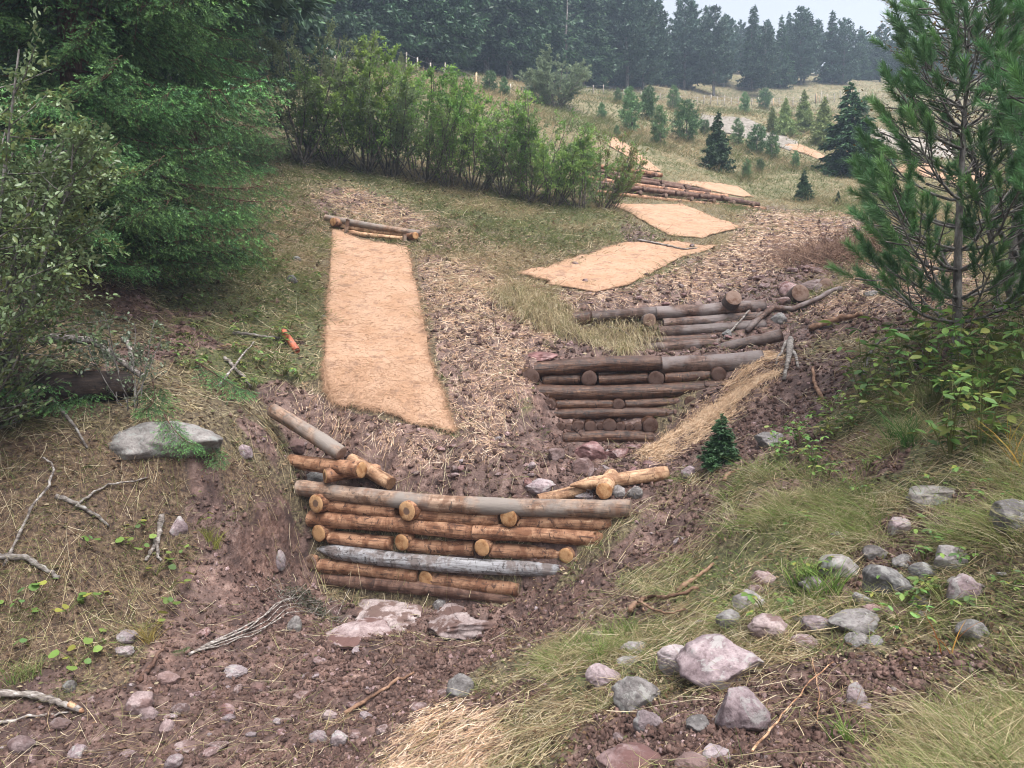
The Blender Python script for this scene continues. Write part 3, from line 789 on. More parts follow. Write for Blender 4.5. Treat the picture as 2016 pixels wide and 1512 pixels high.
# --- two distant cribs up the hill
for (rows, Y, lab) in (([((1478,263),(1526,278)), ((1480,270),(1531,286)), ((1484,277),(1534,293))], 52.0, 'tiny far log crib under the pale net mound on the hill'), ([((1532,297),(1590,308)), ((1536,303),(1584,313))], 46.0, 'tiny far log crib with one orange end beside the tan mat')):
    A = at(*rows[-1][0], Y); B = at(*rows[-1][1], Y)
    dd_, oo_ = dam('log_crib', (A + B) / 2 - np.array([0, 0, .2]), lab)
    nn = np.array([0.0, 1.0])
    for k, (p, q) in enumerate(rows):
        face_log(dd_, oo_, nn, Y + .2 * (len(rows) - 1 - k), p, q, 6, M_fresh, (None, G_fresh), dx=.2, sides=12)

# ------------------------------------------------------------------ coir mats
cm, nt, cb, cout = new_mat('coir_mat')
v = coords(nt, 'Object', (1, 1, 1)); tcu = nt.nodes.new('ShaderNodeAttribute'); tcu.attribute_name = 'uvw'
mp = nt.nodes.new('ShaderNodeMapping'); mp.inputs['Scale'].default_value = (26, 150, 1); nt.links.new(tcu.outputs['Vector'], mp.inputs['Vector'])
mp2 = nt.nodes.new('ShaderNodeMapping'); mp2.inputs['Scale'].default_value = (120, 6, 1); nt.links.new(tcu.outputs['Vector'], mp2.inputs['Vector'])
n1 = noise_node(nt, mp.outputs[0], 1.0, 5, .7); n2 = noise_node(nt, mp2.outputs[0], 1.0, 4, .65); n3 = noise_node(nt, v, 1.8, 6, .65); n4_ = noise_node(nt, v, 90, 4, .7)
c = ramp_node(nt, n1, [(.30, (.27, .155, .100)), (.48, (.40, .252, .167)), (.70, (.47, .322, .228))])
c = mix_col(nt, ramp_node(nt, n2, [(.40, (0, 0, 0)), (.75, (.5, .5, .5))]), c, (.40, .285, .205))
c = mix_col(nt, ramp_node(nt, n3, [(.35, (.55, .55, .55)), (.62, (0, 0, 0))]), c, mix_col(nt, 1.0, c, (.80, .70, .60), 'MULTIPLY'))
n5_ = noise_node(nt, v, 4.2, 7, .7)
c = mix_col(nt, ramp_node(nt, n5_, [(.56, (0, 0, 0)), (.70, (.6, .6, .6))]), c, (.17, .105, .080))
c = mix_col(nt, ramp_node(nt, n4_, [(.30, (.6, .6, .6)), (.45, (0, 0, 0))]), c, mix_col(nt, 1.0, c, (.70, .58, .48), 'MULTIPLY'))
nt.links.new(c, cb.inputs['Base Color']); cb.inputs['Roughness'].default_value = .95; cb.inputs['Specular IOR Level'].default_value = .1
_p = bump_node(nt, n1, .5, .02, cb); bump_node(nt, n4_, .6, .012, cb, _p)
pm = simple_mat('pale_net', [(.3, (.16, .137, .112)), (.5, (.25, .217, .183)), (.75, (.34, .305, .265))], 2.5, 7, .95, .8, .05, 12)
fib_m = leaf_mat('fibres', transl=.15, rough=.8, spec=.15, vary=0)

def coir(key, label, mat, nu=26, nv=60, lift=.035, fringe=0, wav=.02):
    A, B = (np.array(e, float) for e in MATS[key])
    gA, gB = ground(A[:, 0], A[:, 1]), ground(B[:, 0], B[:, 1])
    tt = np.linspace(0, len(A) - 1, nv); ti = np.arange(len(A))
    eA = np.stack([np.interp(tt, ti, gA[:, k]) for k in (0, 1)], -1); eB = np.stack([np.interp(tt, ti, gB[:, k]) for k in (0, 1)], -1)
    j = fbm(tt * 2.1, tt * 0 + len(key), 5, 4)[:, None] * .35 * wav / .02
    w = norm(eB - eA); eA = eA - w * (j - .0) * .2; eB = eB + w * fbm(tt * 2.6, tt * 0 + 3, 8, 4)[:, None] * .12 * wav / .02
    u = np.linspace(0, 1, nu)[None, :, None]
    XY = eA[:, None] * (1 - u) + eB[:, None] * u
    up_ = (eA[-1] - eA[0]) / np.linalg.norm(eA[-1] - eA[0])
    for r_, sg in ((0, -1), (nv - 1, 1)):                 # ragged cut ends
        XY[r_] += (up_ * sg)[None] * (fbm(np.linspace(0, 6, nu), np.full(nu, r_ + 2.), 4, 3) * .25)[:, None]
    x, y = XY[..., 0], XY[..., 1]
    e = .12
    z = np.max([H(x + a, y + b) for a in (-e, 0, e) for b in (-e, 0, e)], 0) * .5 + H(x, y) * .5
    z = np.maximum(z, H(x, y)) + lift + fbm(x * 2.2, y * 2.2, 14, 3) * wav * 3 + fbm(x * 1.2 + y * 3.0, y * 5 - x, 15, 3) * wav * 2.0
    ed = np.minimum(np.minimum(u[0, :, 0], 1 - u[0, :, 0])[None] * 8, 1)
    z = z - (1 - ed) * .02
    V = np.stack([x, y, z], -1).reshape(-1, 3)
    i_ = (np.arange(nv - 1)[:, None] * nu + np.arange(nu - 1)[None]).ravel()
    q = np.stack([i_, i_ + nu, i_ + nu + 1, i_ + 1], -1)
    o_ = V.mean(0)
    th = np.array([0, 0, -.022])
    V2 = np.concatenate([V, V + th]); q2 = q[:, ::-1] + len(V)
    per = np.concatenate([np.arange(nu), np.arange(1, nv) * nu + nu - 1, (nv - 1) * nu + np.arange(nu - 2, -1, -1), np.arange(nv - 2, 0, -1) * nu])
    nx_ = np.roll(per, -1); rim = np.stack([per, nx_, nx_ + len(V), per + len(V)], -1)
    me = mesh('coir_mat', V2 - o_, [q, q2, rim], mat, None, True)
    a = me.attributes.new('uvw', 'FLOAT_VECTOR', 'POINT')
    Ln = np.linalg.norm(eA[-1] - eA[0]); Wd = np.linalg.norm(eB[0] - eA[0])
    uu = np.stack([np.broadcast_to(u[..., 0] * Wd, (nv, nu)), np.broadcast_to(np.linspace(0, Ln, nv)[:, None], (nv, nu)), np.zeros((nv, nu))], -1).reshape(-1, 3)
    a.data.foreach_set('vector', np.concatenate([uu, uu]).astype(np.float32).ravel())
    o = thing('coir_mat', o_, label, 'mat', data=me)
    if fringe:
        n = fringe; vi = per[rng.integers(0, len(per), n)]
        fi = rng.integers(0, len(V), n * 2); base = np.concatenate([V[vi], V[fi]])
        D = norm(np.concatenate([V[vi] - o_, np.zeros((2 * n, 3))]) * .25 + rng.normal(size=(3 * n, 3)) * .7 * np.array([1, 1, .25]))
        gy_ = np.stack(grad(base[:, 0], base[:, 1]), -1); D[:, 2] = (D[:, :2] * gy_).sum(1) + rng.uniform(0, .12, 3 * n)
        Ls = np.concatenate([rng.uniform(.05, .16, n), rng.uniform(.03, .12, 2 * n)])
        Vs, T, t, k = strands(base + [0, 0, .004], D, Ls, .005, rng.normal(size=(3 * n, 3)) * .2 * np.array([1, 1, .3]) - [0, 0, .1], 2)
        tone = rng.uniform(.75, 1.12, (3 * n, 1)) * np.array([[.40, .25, .16]])
        ch = link('loose_fibres', mesh('loose_fibres', Vs - o_, [T], fib_m, tone[k]), o)
    return o
coir('A', 'long straight orange coir mat unrolled down the left slope below the small crib', cm, 40, 150, fringe=6000, wav=.024)
coir('B', 'flat orange coir mat at the gully edge with a few stones lying on it', cm, 30, 70, fringe=1200, wav=.012)
coir('C', 'orange coir mat running down from the foot of the long crib wall', cm, 24, 60, fringe=600, wav=.012)
coir('D', 'narrow orange coir mat on top of the right end of the long crib wall', cm, 14, 40)
coir('E', 'pale grey netting over the mound high on the hill', pm, 14, 50, wav=.05)
coir('F', 'far tan coir mat beside the tiny log crib on the hill', cm, 14, 30)
coir('G', 'pale netting mostly hidden behind the right hand pine', pm, 14, 50, wav=.05)
coir('H', 'far tan coir mat seen through the right hand pine branches', cm, 14, 40)
coir('I', 'orange coir mat above the left end of the long crib wall', cm, 20, 50)
# ------------------------------------------------------------------ stones
def rock_mat(name, a, b, c, lichen=None, mudc=None, rough=.85, spec=.3):
    m, nt, bs, out = new_mat(name)
    v = coords(nt, 'Object', (1, 1, 1))
    n1 = noise_node(nt, v, 5.0, 7, .68, .3); n2 = noise_node(nt, v, 38.0, 6, .75); n3 = noise_node(nt, v, 3.2, 6, .6)
    col = ramp_node(nt, n1, [(.30, a), (.50, b), (.72, c)])
    col = mix_col(nt, ramp_node(nt, n2, [(.34, (.8, .8, .8)), (.46, (0, 0, 0))]), col, mix_col(nt, 1.0, col, (.60, .56, .56), 'MULTIPLY'))
    col = mix_col(nt, ramp_node(nt, n2, [(.58, (0, 0, 0)), (.68, (.7, .7, .7))]), col, mix_col(nt, 1.0, col, (1.28, 1.26, 1.26), 'MULTIPLY'))
    if lichen is not None:
        col = mix_col(nt, ramp_node(nt, noise_node(nt, v, 9.0, 7, .72, .5), [(.56, (0, 0, 0)), (.62, (.75, .75, .75))]), col, lichen)
    if mudc is not None:
        col = mix_col(nt, ramp_node(nt, n3, [(.50, (0, 0, 0)), (.58, (1, 1, 1))]), col, mudc)
    oi = nt.nodes.new('ShaderNodeObjectInfo'); h = nt.nodes.new('ShaderNodeHueSaturation')
    for sock, lo, hi in (('Value', .72, 1.2), ('Hue', .492, .508), ('Saturation', .8, 1.15)):
        mr = nt.nodes.new('ShaderNodeMapRange'); mr.inputs['To Min'].default_value = lo; mr.inputs['To Max'].default_value = hi
        mu = nt.nodes.new('ShaderNodeMath'); mu.operation = 'MULTIPLY'; mu.inputs[1].default_value = {'Value': 7.3, 'Hue': 13.1, 'Saturation': 19.7}[sock]
        fr = nt.nodes.new('ShaderNodeMath'); fr.operation = 'FRACT'
        nt.links.new(oi.outputs['Random'], mu.inputs[0]); nt.links.new(mu.outputs[0], fr.inputs[0]); nt.links.new(fr.outputs[0], mr.inputs['Value']); nt.links.new(mr.outputs[0], h.inputs[sock])
    nt.links.new(col, h.inputs['Color']); nt.links.new(h.outputs[0], bs.inputs['Base Color'])
    bs.inputs['Roughness'].default_value = rough; bs.inputs['Specular IOR Level'].default_value = spec
    p = bump_node(nt, n1, .5, .04, bs); bump_node(nt, n2, .5, .012, bs, p)
    return m
R_pink = rock_mat('pink_porphyry', (.140, .092, .086), (.215, .152, .146), (.30, .230, .222), None, (.13, .075, .068))
R_grey = rock_mat('grey_stone', (.105, .094, .090), (.175, .158, .153), (.26, .238, .232), (.27, .262, .245))
R_lilac = rock_mat('lilac_stone', (.145, .108, .113), (.23, .180, .186), (.32, .262, .265), (.30, .285, .275))
R_dark = rock_mat('dark_stone', (.075, .070, .070), (.125, .118, .116), (.20, .19, .185), (.24, .235, .225))
R_wet = rock_mat('wet_red_stone', (.090, .045, .042), (.150, .078, .074), (.24, .135, .13), None, None, .35, .5)
R_slab = rock_mat('grey_slab_stone', (.150, .135, .125), (.24, .215, .20), (.33, .30, .28), (.28, .29, .27))
R_pale = rock_mat('pale_slab', (.20, .148, .142), (.30, .235, .228), (.39, .325, .315), None, (.13, .078, .068))
RM = dict(f=R_pale, p=R_pink, g=R_grey, l=R_lilac, d=R_dark, w=R_wet, s=R_slab)

def ico(sub):
    t = (1 + 5 ** .5) / 2
    V = [(-1, t, 0), (1, t, 0), (-1, -t, 0), (1, -t, 0), (0, -1, t), (0, 1, t), (0, -1, -t), (0, 1, -t), (t, 0, -1), (t, 0, 1), (-t, 0, -1), (-t, 0, 1)]
    Fc = [(0, 11, 5), (0, 5, 1), (0, 1, 7), (0, 7, 10), (0, 10, 11), (1, 5, 9), (5, 11, 4), (11, 10, 2), (10, 7, 6), (7, 1, 8), (3, 9, 4), (3, 4, 2), (3, 2, 6), (3, 6, 8), (3, 8, 9), (4, 9, 5), (2, 4, 11), (6, 2, 10), (8, 6, 7), (9, 8, 1)]
    V = [np.array(v) / np.linalg.norm(v) for v in V]
    for _ in range(sub):
        cache = {}; nf = []
        def mid(a, b):
            k = (min(a, b), max(a, b))
            if k not in cache:
                m = V[a] + V[b]; V.append(m / np.linalg.norm(m)); cache[k] = len(V) - 1
            return cache[k]
        for a, b, c in Fc:
            ab, bc, ca = mid(a, b), mid(b, c), mid(c, a); nf += [(a, ab, ca), (b, bc, ab), (c, ca, bc), (ab, bc, ca)]
        Fc = nf
    return np.array(V), np.array(Fc)
ICO = [ico(k) for k in range(5)]

def rock_shape(seed, sub=4, cuts=9, rnd=.5, rough=.06, soft=.85):
    """a boulder: a ball struck by planes (cuts), rounded off by rnd, then weathered"""
    r = np.random.default_rng(seed); V, Fc = ICO[sub]; V = V.copy()
    P = V.copy()
    for _ in range(cuts):
        n = r.normal(size=3); n /= np.linalg.norm(n); d = r.uniform(.50, .88)
        s = P @ n; over = np.maximum(s - d, 0); P = P - over[:, None] * n * soft
    rnd = rnd * .5; P = P * (1 - rnd) + V * rnd * .82
    o = r.uniform(0, 50, 3)
    q = (fbm(V[:, 0] * 1.3 + o[0], V[:, 1] * 1.3 + V[:, 2] * .9 + o[1], seed, 4) + fbm(V[:, 2] * 1.4 + o[2], V[:, 0] * 1.1 + o[0], seed + 5, 4))
    q2 = fbm(V[:, 0] * 5 + o[1], V[:, 1] * 5 + V[:, 2] * 4 + o[2], seed + 9, 4)
    P = P * (1 + rough * 5.5 * q[:, None] + rough * 2.0 * q2[:, None])
    ext = (P.max(0) - P.min(0)) / 2; c = (P.max(0) + P.min(0)) / 2
    return (P - c) / ext, Fc

ROCKPOS = []
def rock_at(px, py, w, h, mk, label, seed, rnd=.5, flat=1., sink=.22, rot=None, group=None, depth=.85, sub=4, cuts=9, name='boulder', cat='boulder', dz=0.0, soft=.85, roll=0.0):
    """px,py: middle of the stone in the photograph; w,h: its width and height there"""
    b = ground(np.array([px]), np.array([py + h * .42]))[0]
    Y = b[1]; W = w / F * Y; Hh = h / F * Y
    P, Fc = rock_shape(seed, sub, cuts, rnd, soft=soft)
    R = Matrix.Rotation(random.uniform(-.25, .25) if rot is None else rot, 3, 'Z')
    dpt = W * depth
    P = P * np.array([W / 2, dpt / 2, Hh * flat / 2 * (1 + sink * .75)])
    if roll: P = P @ np.array(Matrix.Rotation(roll, 3, 'Y')).T
    P = P @ np.array(R).T
    me = mesh(name, P, [Fc], RM[mk], None, True)
    loc = np.array([b[0], b[1] + dpt * .28, 0.0])
    loc[2] = b[2] + (Hh * .5 - Hh * sink * .75 - W * .085) * flat + dz
    ROCKPOS.append((loc[0], loc[1], W)); return thing(name, loc, label, cat, group, me)

ROCKS = [
 (1425,1302,172,92,'l','biggest pink grey boulder of the right bank, broad and lumpy',dict(rnd=.2,cuts=13,soft=1.)),
 (1258,1366,104,76,'g','rounded grey boulder right beside the whitish pink stone',dict(rnd=.6)),
 (1190,1333,74,44,'l','smooth whitish pink stone leaning against the rounded grey boulder',dict(rnd=.75)),
 (1337,1300,82,56,'l','rounded mauve boulder touching the left side of the biggest boulder',dict(rnd=.75)),
 (1470,1402,112,88,'l','wedge shaped pink boulder with a flat sloping face below the biggest boulder',dict(rnd=.15,cuts=7,soft=1.)),
 (1517,1232,80,44,'p','smooth egg shaped pink stone above the biggest boulder',dict(rnd=.85)),
 (1436,1218,50,34,'g','small speckled grey stone beside the egg shaped pink stone',dict(rnd=.6)),
 (1480,1182,62,50,'g','pointed grey stone among grass above the speckled stone',dict(rnd=.3)),
 (1660,1112,86,46,'s','low grey lichen spotted boulder in grass left of the dark round boulder',dict(rnd=.6)),
 (1762,1143,96,68,'d','dark grey round boulder with a smooth face in the grass',dict(rnd=.65)),
 (1906,1156,68,58,'l','pale lilac boulder half hidden by dry grass, right of the dark round boulder',dict(rnd=.7)),
 (1692,1224,100,52,'g','ridged grey boulder lying beside two low pink stones',dict(rnd=.3)),
 (1612,1228,62,36,'l','low mauve stone against the ridged grey boulder',dict(rnd=.5)),
 (1722,1200,40,28,'p','small pink stone behind the ridged grey boulder',dict(rnd=.6)),
 (1770,1205,66,22,'p','flat pink stone sunk in grass behind the ridged grey boulder',dict(rnd=.5)),
 (1880,1095,82,52,'g','grey boulder overgrown by straw coloured grass behind the dark round boulder',dict(rnd=.5)),
 (1830,1125,60,38,'d','dark mossy stone against the right side of the dark round boulder',dict(rnd=.5)),
 (1850,972,112,44,'s','wide grey boulder with dry grass hanging over its top',dict(rnd=.45)),
 (2012,1012,92,72,'g','tall grey boulder cut off by the right edge of the picture',dict(rnd=.6)),
 (1690,1370,44,54,'l','upright pointed pinkish stone standing in bare soil',dict(rnd=.2,cuts=8)),
 (1710,1392,30,14,'l','little flat stone at the foot of the upright pointed stone',dict(rnd=.3)),
 (1776,1034,48,34,'l','angular pinkish grey stone among thin dark stems',dict(rnd=.3)),
 (1728,1085,54,30,'g','small grey stone in the grass above the lichen spotted boulder',dict(rnd=.5)),
 (1655,1054,34,20,'g','little grey stone lying alone in yellow grass',dict(rnd=.6)),
 (1278,1420,62,44,'l','blunt mauve stone in the grass below the rounded grey boulder',dict(rnd=.5)),
 (906,1351,56,48,'g','angular grey stone at the edge between mud and grass',dict(rnd=.15,cuts=8)),
 (1245,1498,150,60,'p','broad flat soil covered slab at the bottom edge of the picture',dict(rnd=.3,depth=.7)),
 (1412,1486,60,36,'l','grey mauve stone at the bottom edge, right of the broad slab',dict(rnd=.4)),
 (1365,1505,70,34,'p','pink stone cut by the bottom edge of the picture',dict(rnd=.5)),
 (1378,1425,52,30,'g','flat grey stone lying left of the wedge shaped boulder',dict(rnd=.3)),
 (1252,1275,64,24,'g','low grey oval stone in the grass above the whitish pink stone',dict(rnd=.75)),
 (1240,1302,50,18,'g','flat grey stone between oval stone and whitish pink stone',dict(rnd=.5)),
 (1822,1185,50,26,'g','small lichen grey stone left of the pale lilac boulder',dict(rnd=.4)),
 (1520,862,62,34,'g','flat topped grey stone on bare soil above the long grass',dict(rnd=.5)),
 (1560,858,36,22,'p','small pink stone touching the flat topped grey stone',dict(rnd=.5)),
 (1218,1452,26,22,'p','pebble like pink stone in soil below the blunt mauve stone',dict(rnd=.6)),
 (270,1386,56,48,'p','round football like stone in the muddy stream bed',dict(rnd=.92)),
 (288,1406,38,26,'p','flattish pale stone just below the round football like stone',dict(rnd=.5)),
 (325,1428,30,30,'p','blocky stone in the mud right of the flattish pale stone',dict(rnd=.25)),
 (114,1425,42,26,'p','oval brown stone in the stream bed near the pale branch',dict(rnd=.8)),
 (33,1466,52,34,'p','pinkish stone in the mud at the far left bottom corner',dict(rnd=.5)),
 (147,1484,36,32,'l','pale triangular stone rising from the mud at the bottom left',dict(rnd=.2)),
 (330,1336,46,28,'p','brownish rounded stone under the broken brown root',dict(rnd=.6)),
 (458,1322,52,22,'l','flat light stone stuck slanting in the mud below the cut branches',dict(rnd=.4)),
 (505,1355,32,24,'p','small pink stone in mid stream bed',dict(rnd=.6)),
 (443,1397,36,24,'p','rounded pale stone left of centre in the stream bed mud',dict(rnd=.7)),
 (362,1471,48,16,'p','long flat stone lying in the lower stream bed',dict(rnd=.5)),
 (666,1455,36,32,'l','pale squarish stone alone in the mud left of the straw heap',dict(rnd=.5)),
 (648,1408,32,20,'p','small whitish stone in the mud above the squarish pale stone',dict(rnd=.5)),
 (345,1036,40,44,'l','angular purple grey stone jutting from the left bank',dict(rnd=.1,cuts=8)),
 (548,1100,26,40,'l','tall narrow pale stone in the mud left of the front dam',dict(rnd=.3)),
 (240,1252,52,20,'l','cracked slab of mauve rock in the left bank foot',dict(rnd=.2)),
 (236,1280,44,18,'l','lower layer of cracked mauve rock in the left bank foot',dict(rnd=.2)),
 (132,1350,28,26,'g','grey stone under the grass tuft at the lower left bank',dict(rnd=.4)),
 (777,1198,190,68,'f','largest flat pink grey slab at the foot of the front log dam',dict(rnd=.1,depth=1.1,sink=.3,flat=.6,cuts=8,soft=1.)),
 (922,1206,166,66,'f','pale flat slab right of the largest slab at the front dam foot',dict(rnd=.1,depth=1.1,sink=.3,flat=.6,cuts=8,soft=1.)),
 (700,1243,140,56,'f','long low tongue shaped slab in front of the largest slab',dict(rnd=.3,depth=1.1,sink=.3,flat=.55,soft=1.)),
 (867,1190,34,24,'g','small round stone wedged between the two big slabs',dict(rnd=.7)),
 (578,1228,30,34,'g','rough grey stone beside the twiggy cut branch ends',dict(rnd=.3)),
 (1160,884,78,42,'w','dark wet red block at the foot of the dark middle dam',dict(rnd=.15,cuts=7,soft=1.)),
 (1216,892,54,26,'w','wet reddish stone right of the wet red block',dict(rnd=.4)),
 (1248,876,48,14,'w','thin flat wet stone under the lowest dark log',dict(rnd=.3)),
 (1148,917,46,38,'p','cube like pink block below the wet red block',dict(rnd=.15,cuts=7,soft=1.)),
 (1065,954,66,34,'l','smooth mauve boulder lying just behind the front dam',dict(rnd=.6)),
 (1096,893,34,26,'p','rough pink stone left of the wet red block',dict(rnd=.4)),
 (578,876,46,30,'p','pink stone tucked under the upper left wing log',dict(rnd=.5)),
 (620,938,44,24,'g','grey stone wedged left of the short cross log on the left wing',dict(rnd=.6)),
 (1148,972,52,18,'l','flat stone under the pointed right wing log',dict(rnd=.5)),
 (1218,968,30,30,'g','grey stone packed right of the round log end on the right wing',dict(rnd=.6)),
 (1250,969,34,28,'g','grey stone at the end of the packed row on the right wing',dict(rnd=.6)),
 (1290,912,48,16,'w','brown flat stone lying on the right wing log',dict(rnd=.4)),
 (1356,928,28,26,'l','pale stone beside the young spruce at the wing log end',dict(rnd=.4)),
 (1066,697,72,22,'w','flat red stone capping the left end of the middle dam',dict(rnd=.3)),
 (1568,572,58,50,'p','pinkish boulder at the edge of the upper gully',dict(rnd=.5)),
 (1600,560,44,30,'p','pinkish stone right of the boulder at the upper gully edge',dict(rnd=.5)),
 (1592,524,42,16,'p','flat pale stone left of the dead brown brush',dict(rnd=.4)),
 (1545,592,34,22,'p','red stone below the boulder at the upper gully edge',dict(rnd=.4)),
 (1535,625,32,26,'g','pale grey stone beside the long slanting pole',dict(rnd=.5)),
 (1364,663,44,18,'w','dark stone lodged between two rotting logs',dict(rnd=.4)),
 (1328,669,26,14,'w','small dark stone on the lowest rotting log',dict(rnd=.4)),
 (1432,656,20,20,'d','blackish stone leaning on the rotting log end',dict(rnd=.4)),
 (1718,578,30,18,'g','pale grey stone under the right hand pine branches',dict(rnd=.5)),
 (1618,806,30,24,'p','pink stone beside a stub of root on the right slope',dict(rnd=.4)),
 (581,510,24,16,'d','dark stone in the grass left of the long coir mat',dict(rnd=.3)),
 (574,548,22,18,'d','squarish dark stone lower in the grass left of the long mat',dict(rnd=.2)),
 (641,624,26,14,'d','dark stone pinning the left edge of the long mat',dict(rnd=.4)),
 (480,886,30,28,'l','small mauve stone below the fallen spruce sprays',dict(rnd=.4)),
 (1153,556,16,9,'w','brown stone near the lower edge of the flat gully mat',dict(rnd=.5,dz=.05)),
 (1132,521,15,7,'w','flat brown stone on the middle of the flat gully mat',dict(rnd=.5,dz=.05)),
 (1363,487,11,9,'w','round brown stone at the right tip of the flat gully mat',dict(rnd=.7,dz=.05)),
]
for k, (x, y, w, h, mk, lab, kw) in enumerate(ROCKS):
    rock_at(x, y, w, h, mk, lab, 500 + k, **kw)
rock_at(296, 858, 240, 84, 's', 'great grey rock slab jutting from the left bank under the spruce', 911, rnd=.25, cuts=10, sink=.1, depth=.7, rot=.1, name='boulder')

# many small stones: templates copied one by one
TPL = {mk: [mesh('stone', rock_shape(700 + 31 * ord(mk) + i, 3, 7, .35 + .1 * (i % 4), rough=.06)[0] * np.array([.5, .42, .34]), [ICO[3][1]], RM[mk], None, True) for i in range(7)] for mk in 'plgw'}
def scatter_stones(poly, n, smin, smax, mks, label, group, p=2.2):
    pl = np.array(poly, float); m = poly_mask([poly], 0); k = 0; G = 0
    lo, hi = pl.min(0), pl.max(0); pxs = []
    while len(pxs) < n:
        x, y = rng.uniform(lo[0], hi[0]), rng.uniform(lo[1], hi[1])
        if m[int(np.clip(y / ZQ, 0, m.shape[0] - 1)), int((x + 160) / ZQ)] > .5: pxs.append((x, y))
    g = ground(*np.array(pxs).T)
    for (X, Y, Z) in g:
        s = smin + (smax - smin) * rng.random() ** p
        mk = random.choice(mks)
        o = thing('stone', (X, Y, Z + s * .04), label, 'stone', group, random.choice(TPL[mk]), rng.uniform(0, 6.28), s)
        o.rotation_euler = (rng.normal() * .2, rng.normal() * .2, rng.uniform(0, 6.28)); o.scale = (s * rng.uniform(.8, 1.3), s, s * rng.uniform(.6, 1.0))
scatter_stones([(0,1400),(300,1330),(450,1200),(640,1190),(1020,1200),(960,1290),(850,1400),(740,1512),(0,1512)], 70, .05, .20, 'pplp', 'small pinkish stone half sunk in the muddy stream bed', 'small stones in the stream bed')
scatter_stones([(800,880),(1000,860),(1100,880),(1280,890),(1310,940),(1200,975),(900,955),(760,930)], 50, .05, .22, 'pplw', 'small reddish stone on the soil fill between the front and middle dams', 'small stones behind the front dam')
scatter_stones([(1440,560),(1560,500),(1640,470),(1660,540),(1600,600),(1520,610),(1450,590)], 44, .08, .34, 'ppw', 'reddish rubble stone in the upper gully above the rotting dam', 'rubble stones of the upper gully')
scatter_stones([(1120,570),(1280,560),(1440,500),(1540,440),(1600,450),(1440,590),(1160,610)], 44, .06, .22, 'pww', 'dark reddish stone in the strawy soil beside the flat gully mat', 'stones in the strawy upper soil')
scatter_stones([(1300,640),(1500,640),(1480,700),(1300,690)], 12, .06, .2, 'wwp', 'wet stone lodged on the ledge in front of the rotting dam', 'stones on the rotting dam ledge')
scatter_stones([(1040,1200),(1300,1020),(1360,1060),(1200,1140),(1330,1190),(1180,1260)], 18, .04, .14, 'pl', 'small stone in the bare soil right of the front dam', 'small stones on the right bank soil')
scatter_stones([(1260,1380),(1500,1330),(1700,1310),(1780,1350),(1740,1450),(1500,1512),(1180,1512)], 22, .03, .10, 'pl', 'small stone in the bare soil at the bottom right', 'small stones in the bottom right soil')
scatter_stones([(1440,800),(1560,740),(1650,720),(1600,850),(1480,880)], 10, .04, .13, 'pl', 'small stone on the bare soil of the right slope', 'small stones on the right slope')

scatter_stones([(1400,1140),(1600,1060),(1950,1040),(2016,1200),(1880,1270),(1700,1270),(1500,1260),(1300,1310),(1230,1260)], 22, .07, .24, 'glpg', 'small grey or mauve stone lying in the grass of the right bank', 'small stones in the right bank grass')
# ------------------------------------------------------------------ uncountable litter: clods, gravel, straw, grass
def scatter(n, y0, y1, masks, clip=True, xr=.82):
    """points on the ground, thinner with distance, kept where the weights say"""
    Y = np.exp(rng.uniform(math.log(y0), math.log(y1), n)); X = Y * rng.uniform(-xr, xr, n)
    P = np.stack([X, Y, H(X, Y)], -1)
    w = np.zeros(n)
    for m, k in masks: w = np.maximum(w, zone_at(m, P) * k) if k > 0 else w * (1 - np.clip(zone_at(m, P) * -k, 0, 1))
    return P[rng.random(n) < w]
clod_m = simple_mat('soil_clods', [(.3, (.048, .025, .020)), (.5, (.096, .054, .043)), (.75, (.178, .112, .094))], 9, 6, .8, .6, .02, 40, vcol=True, vary=0)
def pile_clods(name, n, y0, y1, masks, s0, s1, mat, tone, sub=1, kind_label=None, flat=.7):
    P = scatter(n, y0, y1, masks); Q = scatter(n, y0, y1, [(np.ones_like(mud_m), .9), (mats_m, -1.5), (thick_m, -1)]); P = np.concatenate([P, Q[rng.random(len(Q)) < bare(Q[:, 0], Q[:, 1])]]); n = len(P)
    tv, tf = ICO[sub]
    S = s0 + (s1 - s0) * rng.random(n) ** 4.0
    S = S * np.clip(P[:, 1] / 9, .75, 1.6)
    x = rdir(n); R = frames(x, rdir(n))
    V, T = inst(tv, tf, P + np.array([0, 0, 1]) * (S * .15)[:, None], R, np.stack([S * rng.uniform(.6, 1.3, n), S * rng.uniform(.6, 1.1, n), S * flat], -1) * .5)
    k = np.repeat(np.arange(n), len(tv))
    c_ = np.repeat(P, len(tv), 0)
    V = c_ + (V - c_) * (1 + 1.3 * rng.uniform(-.5, .5, (len(V), 1)))
    t = tone[0] + (tone[1] - tone[0]) * rng.random((n, 1))
    o = link(name, mesh(name, V, [T], mat, (t * np.ones((1, 3)))[k], False)); o['kind'] = 'stuff'
    return o
pile_clods('soil_clods', 150000, 3.2, 30, [(mud_m, 1.0), (straw_m, .6), (mats_m, -1)], .010, .070, clod_m, (.6, 1.25))
grav_m = simple_mat('gravel', [(.3, (.17, .105, .10)), (.5, (.27, .18, .175)), (.75, (.38, .28, .275))], 14, 5, .8, .4, .01, 60, vcol=True, vary=0)
pile_clods('gravel', 11000, 3.2, 24, [(mud_m, .7), (mats_m, -1)], .012, .055, grav_m, (.5, 1.15), 2)

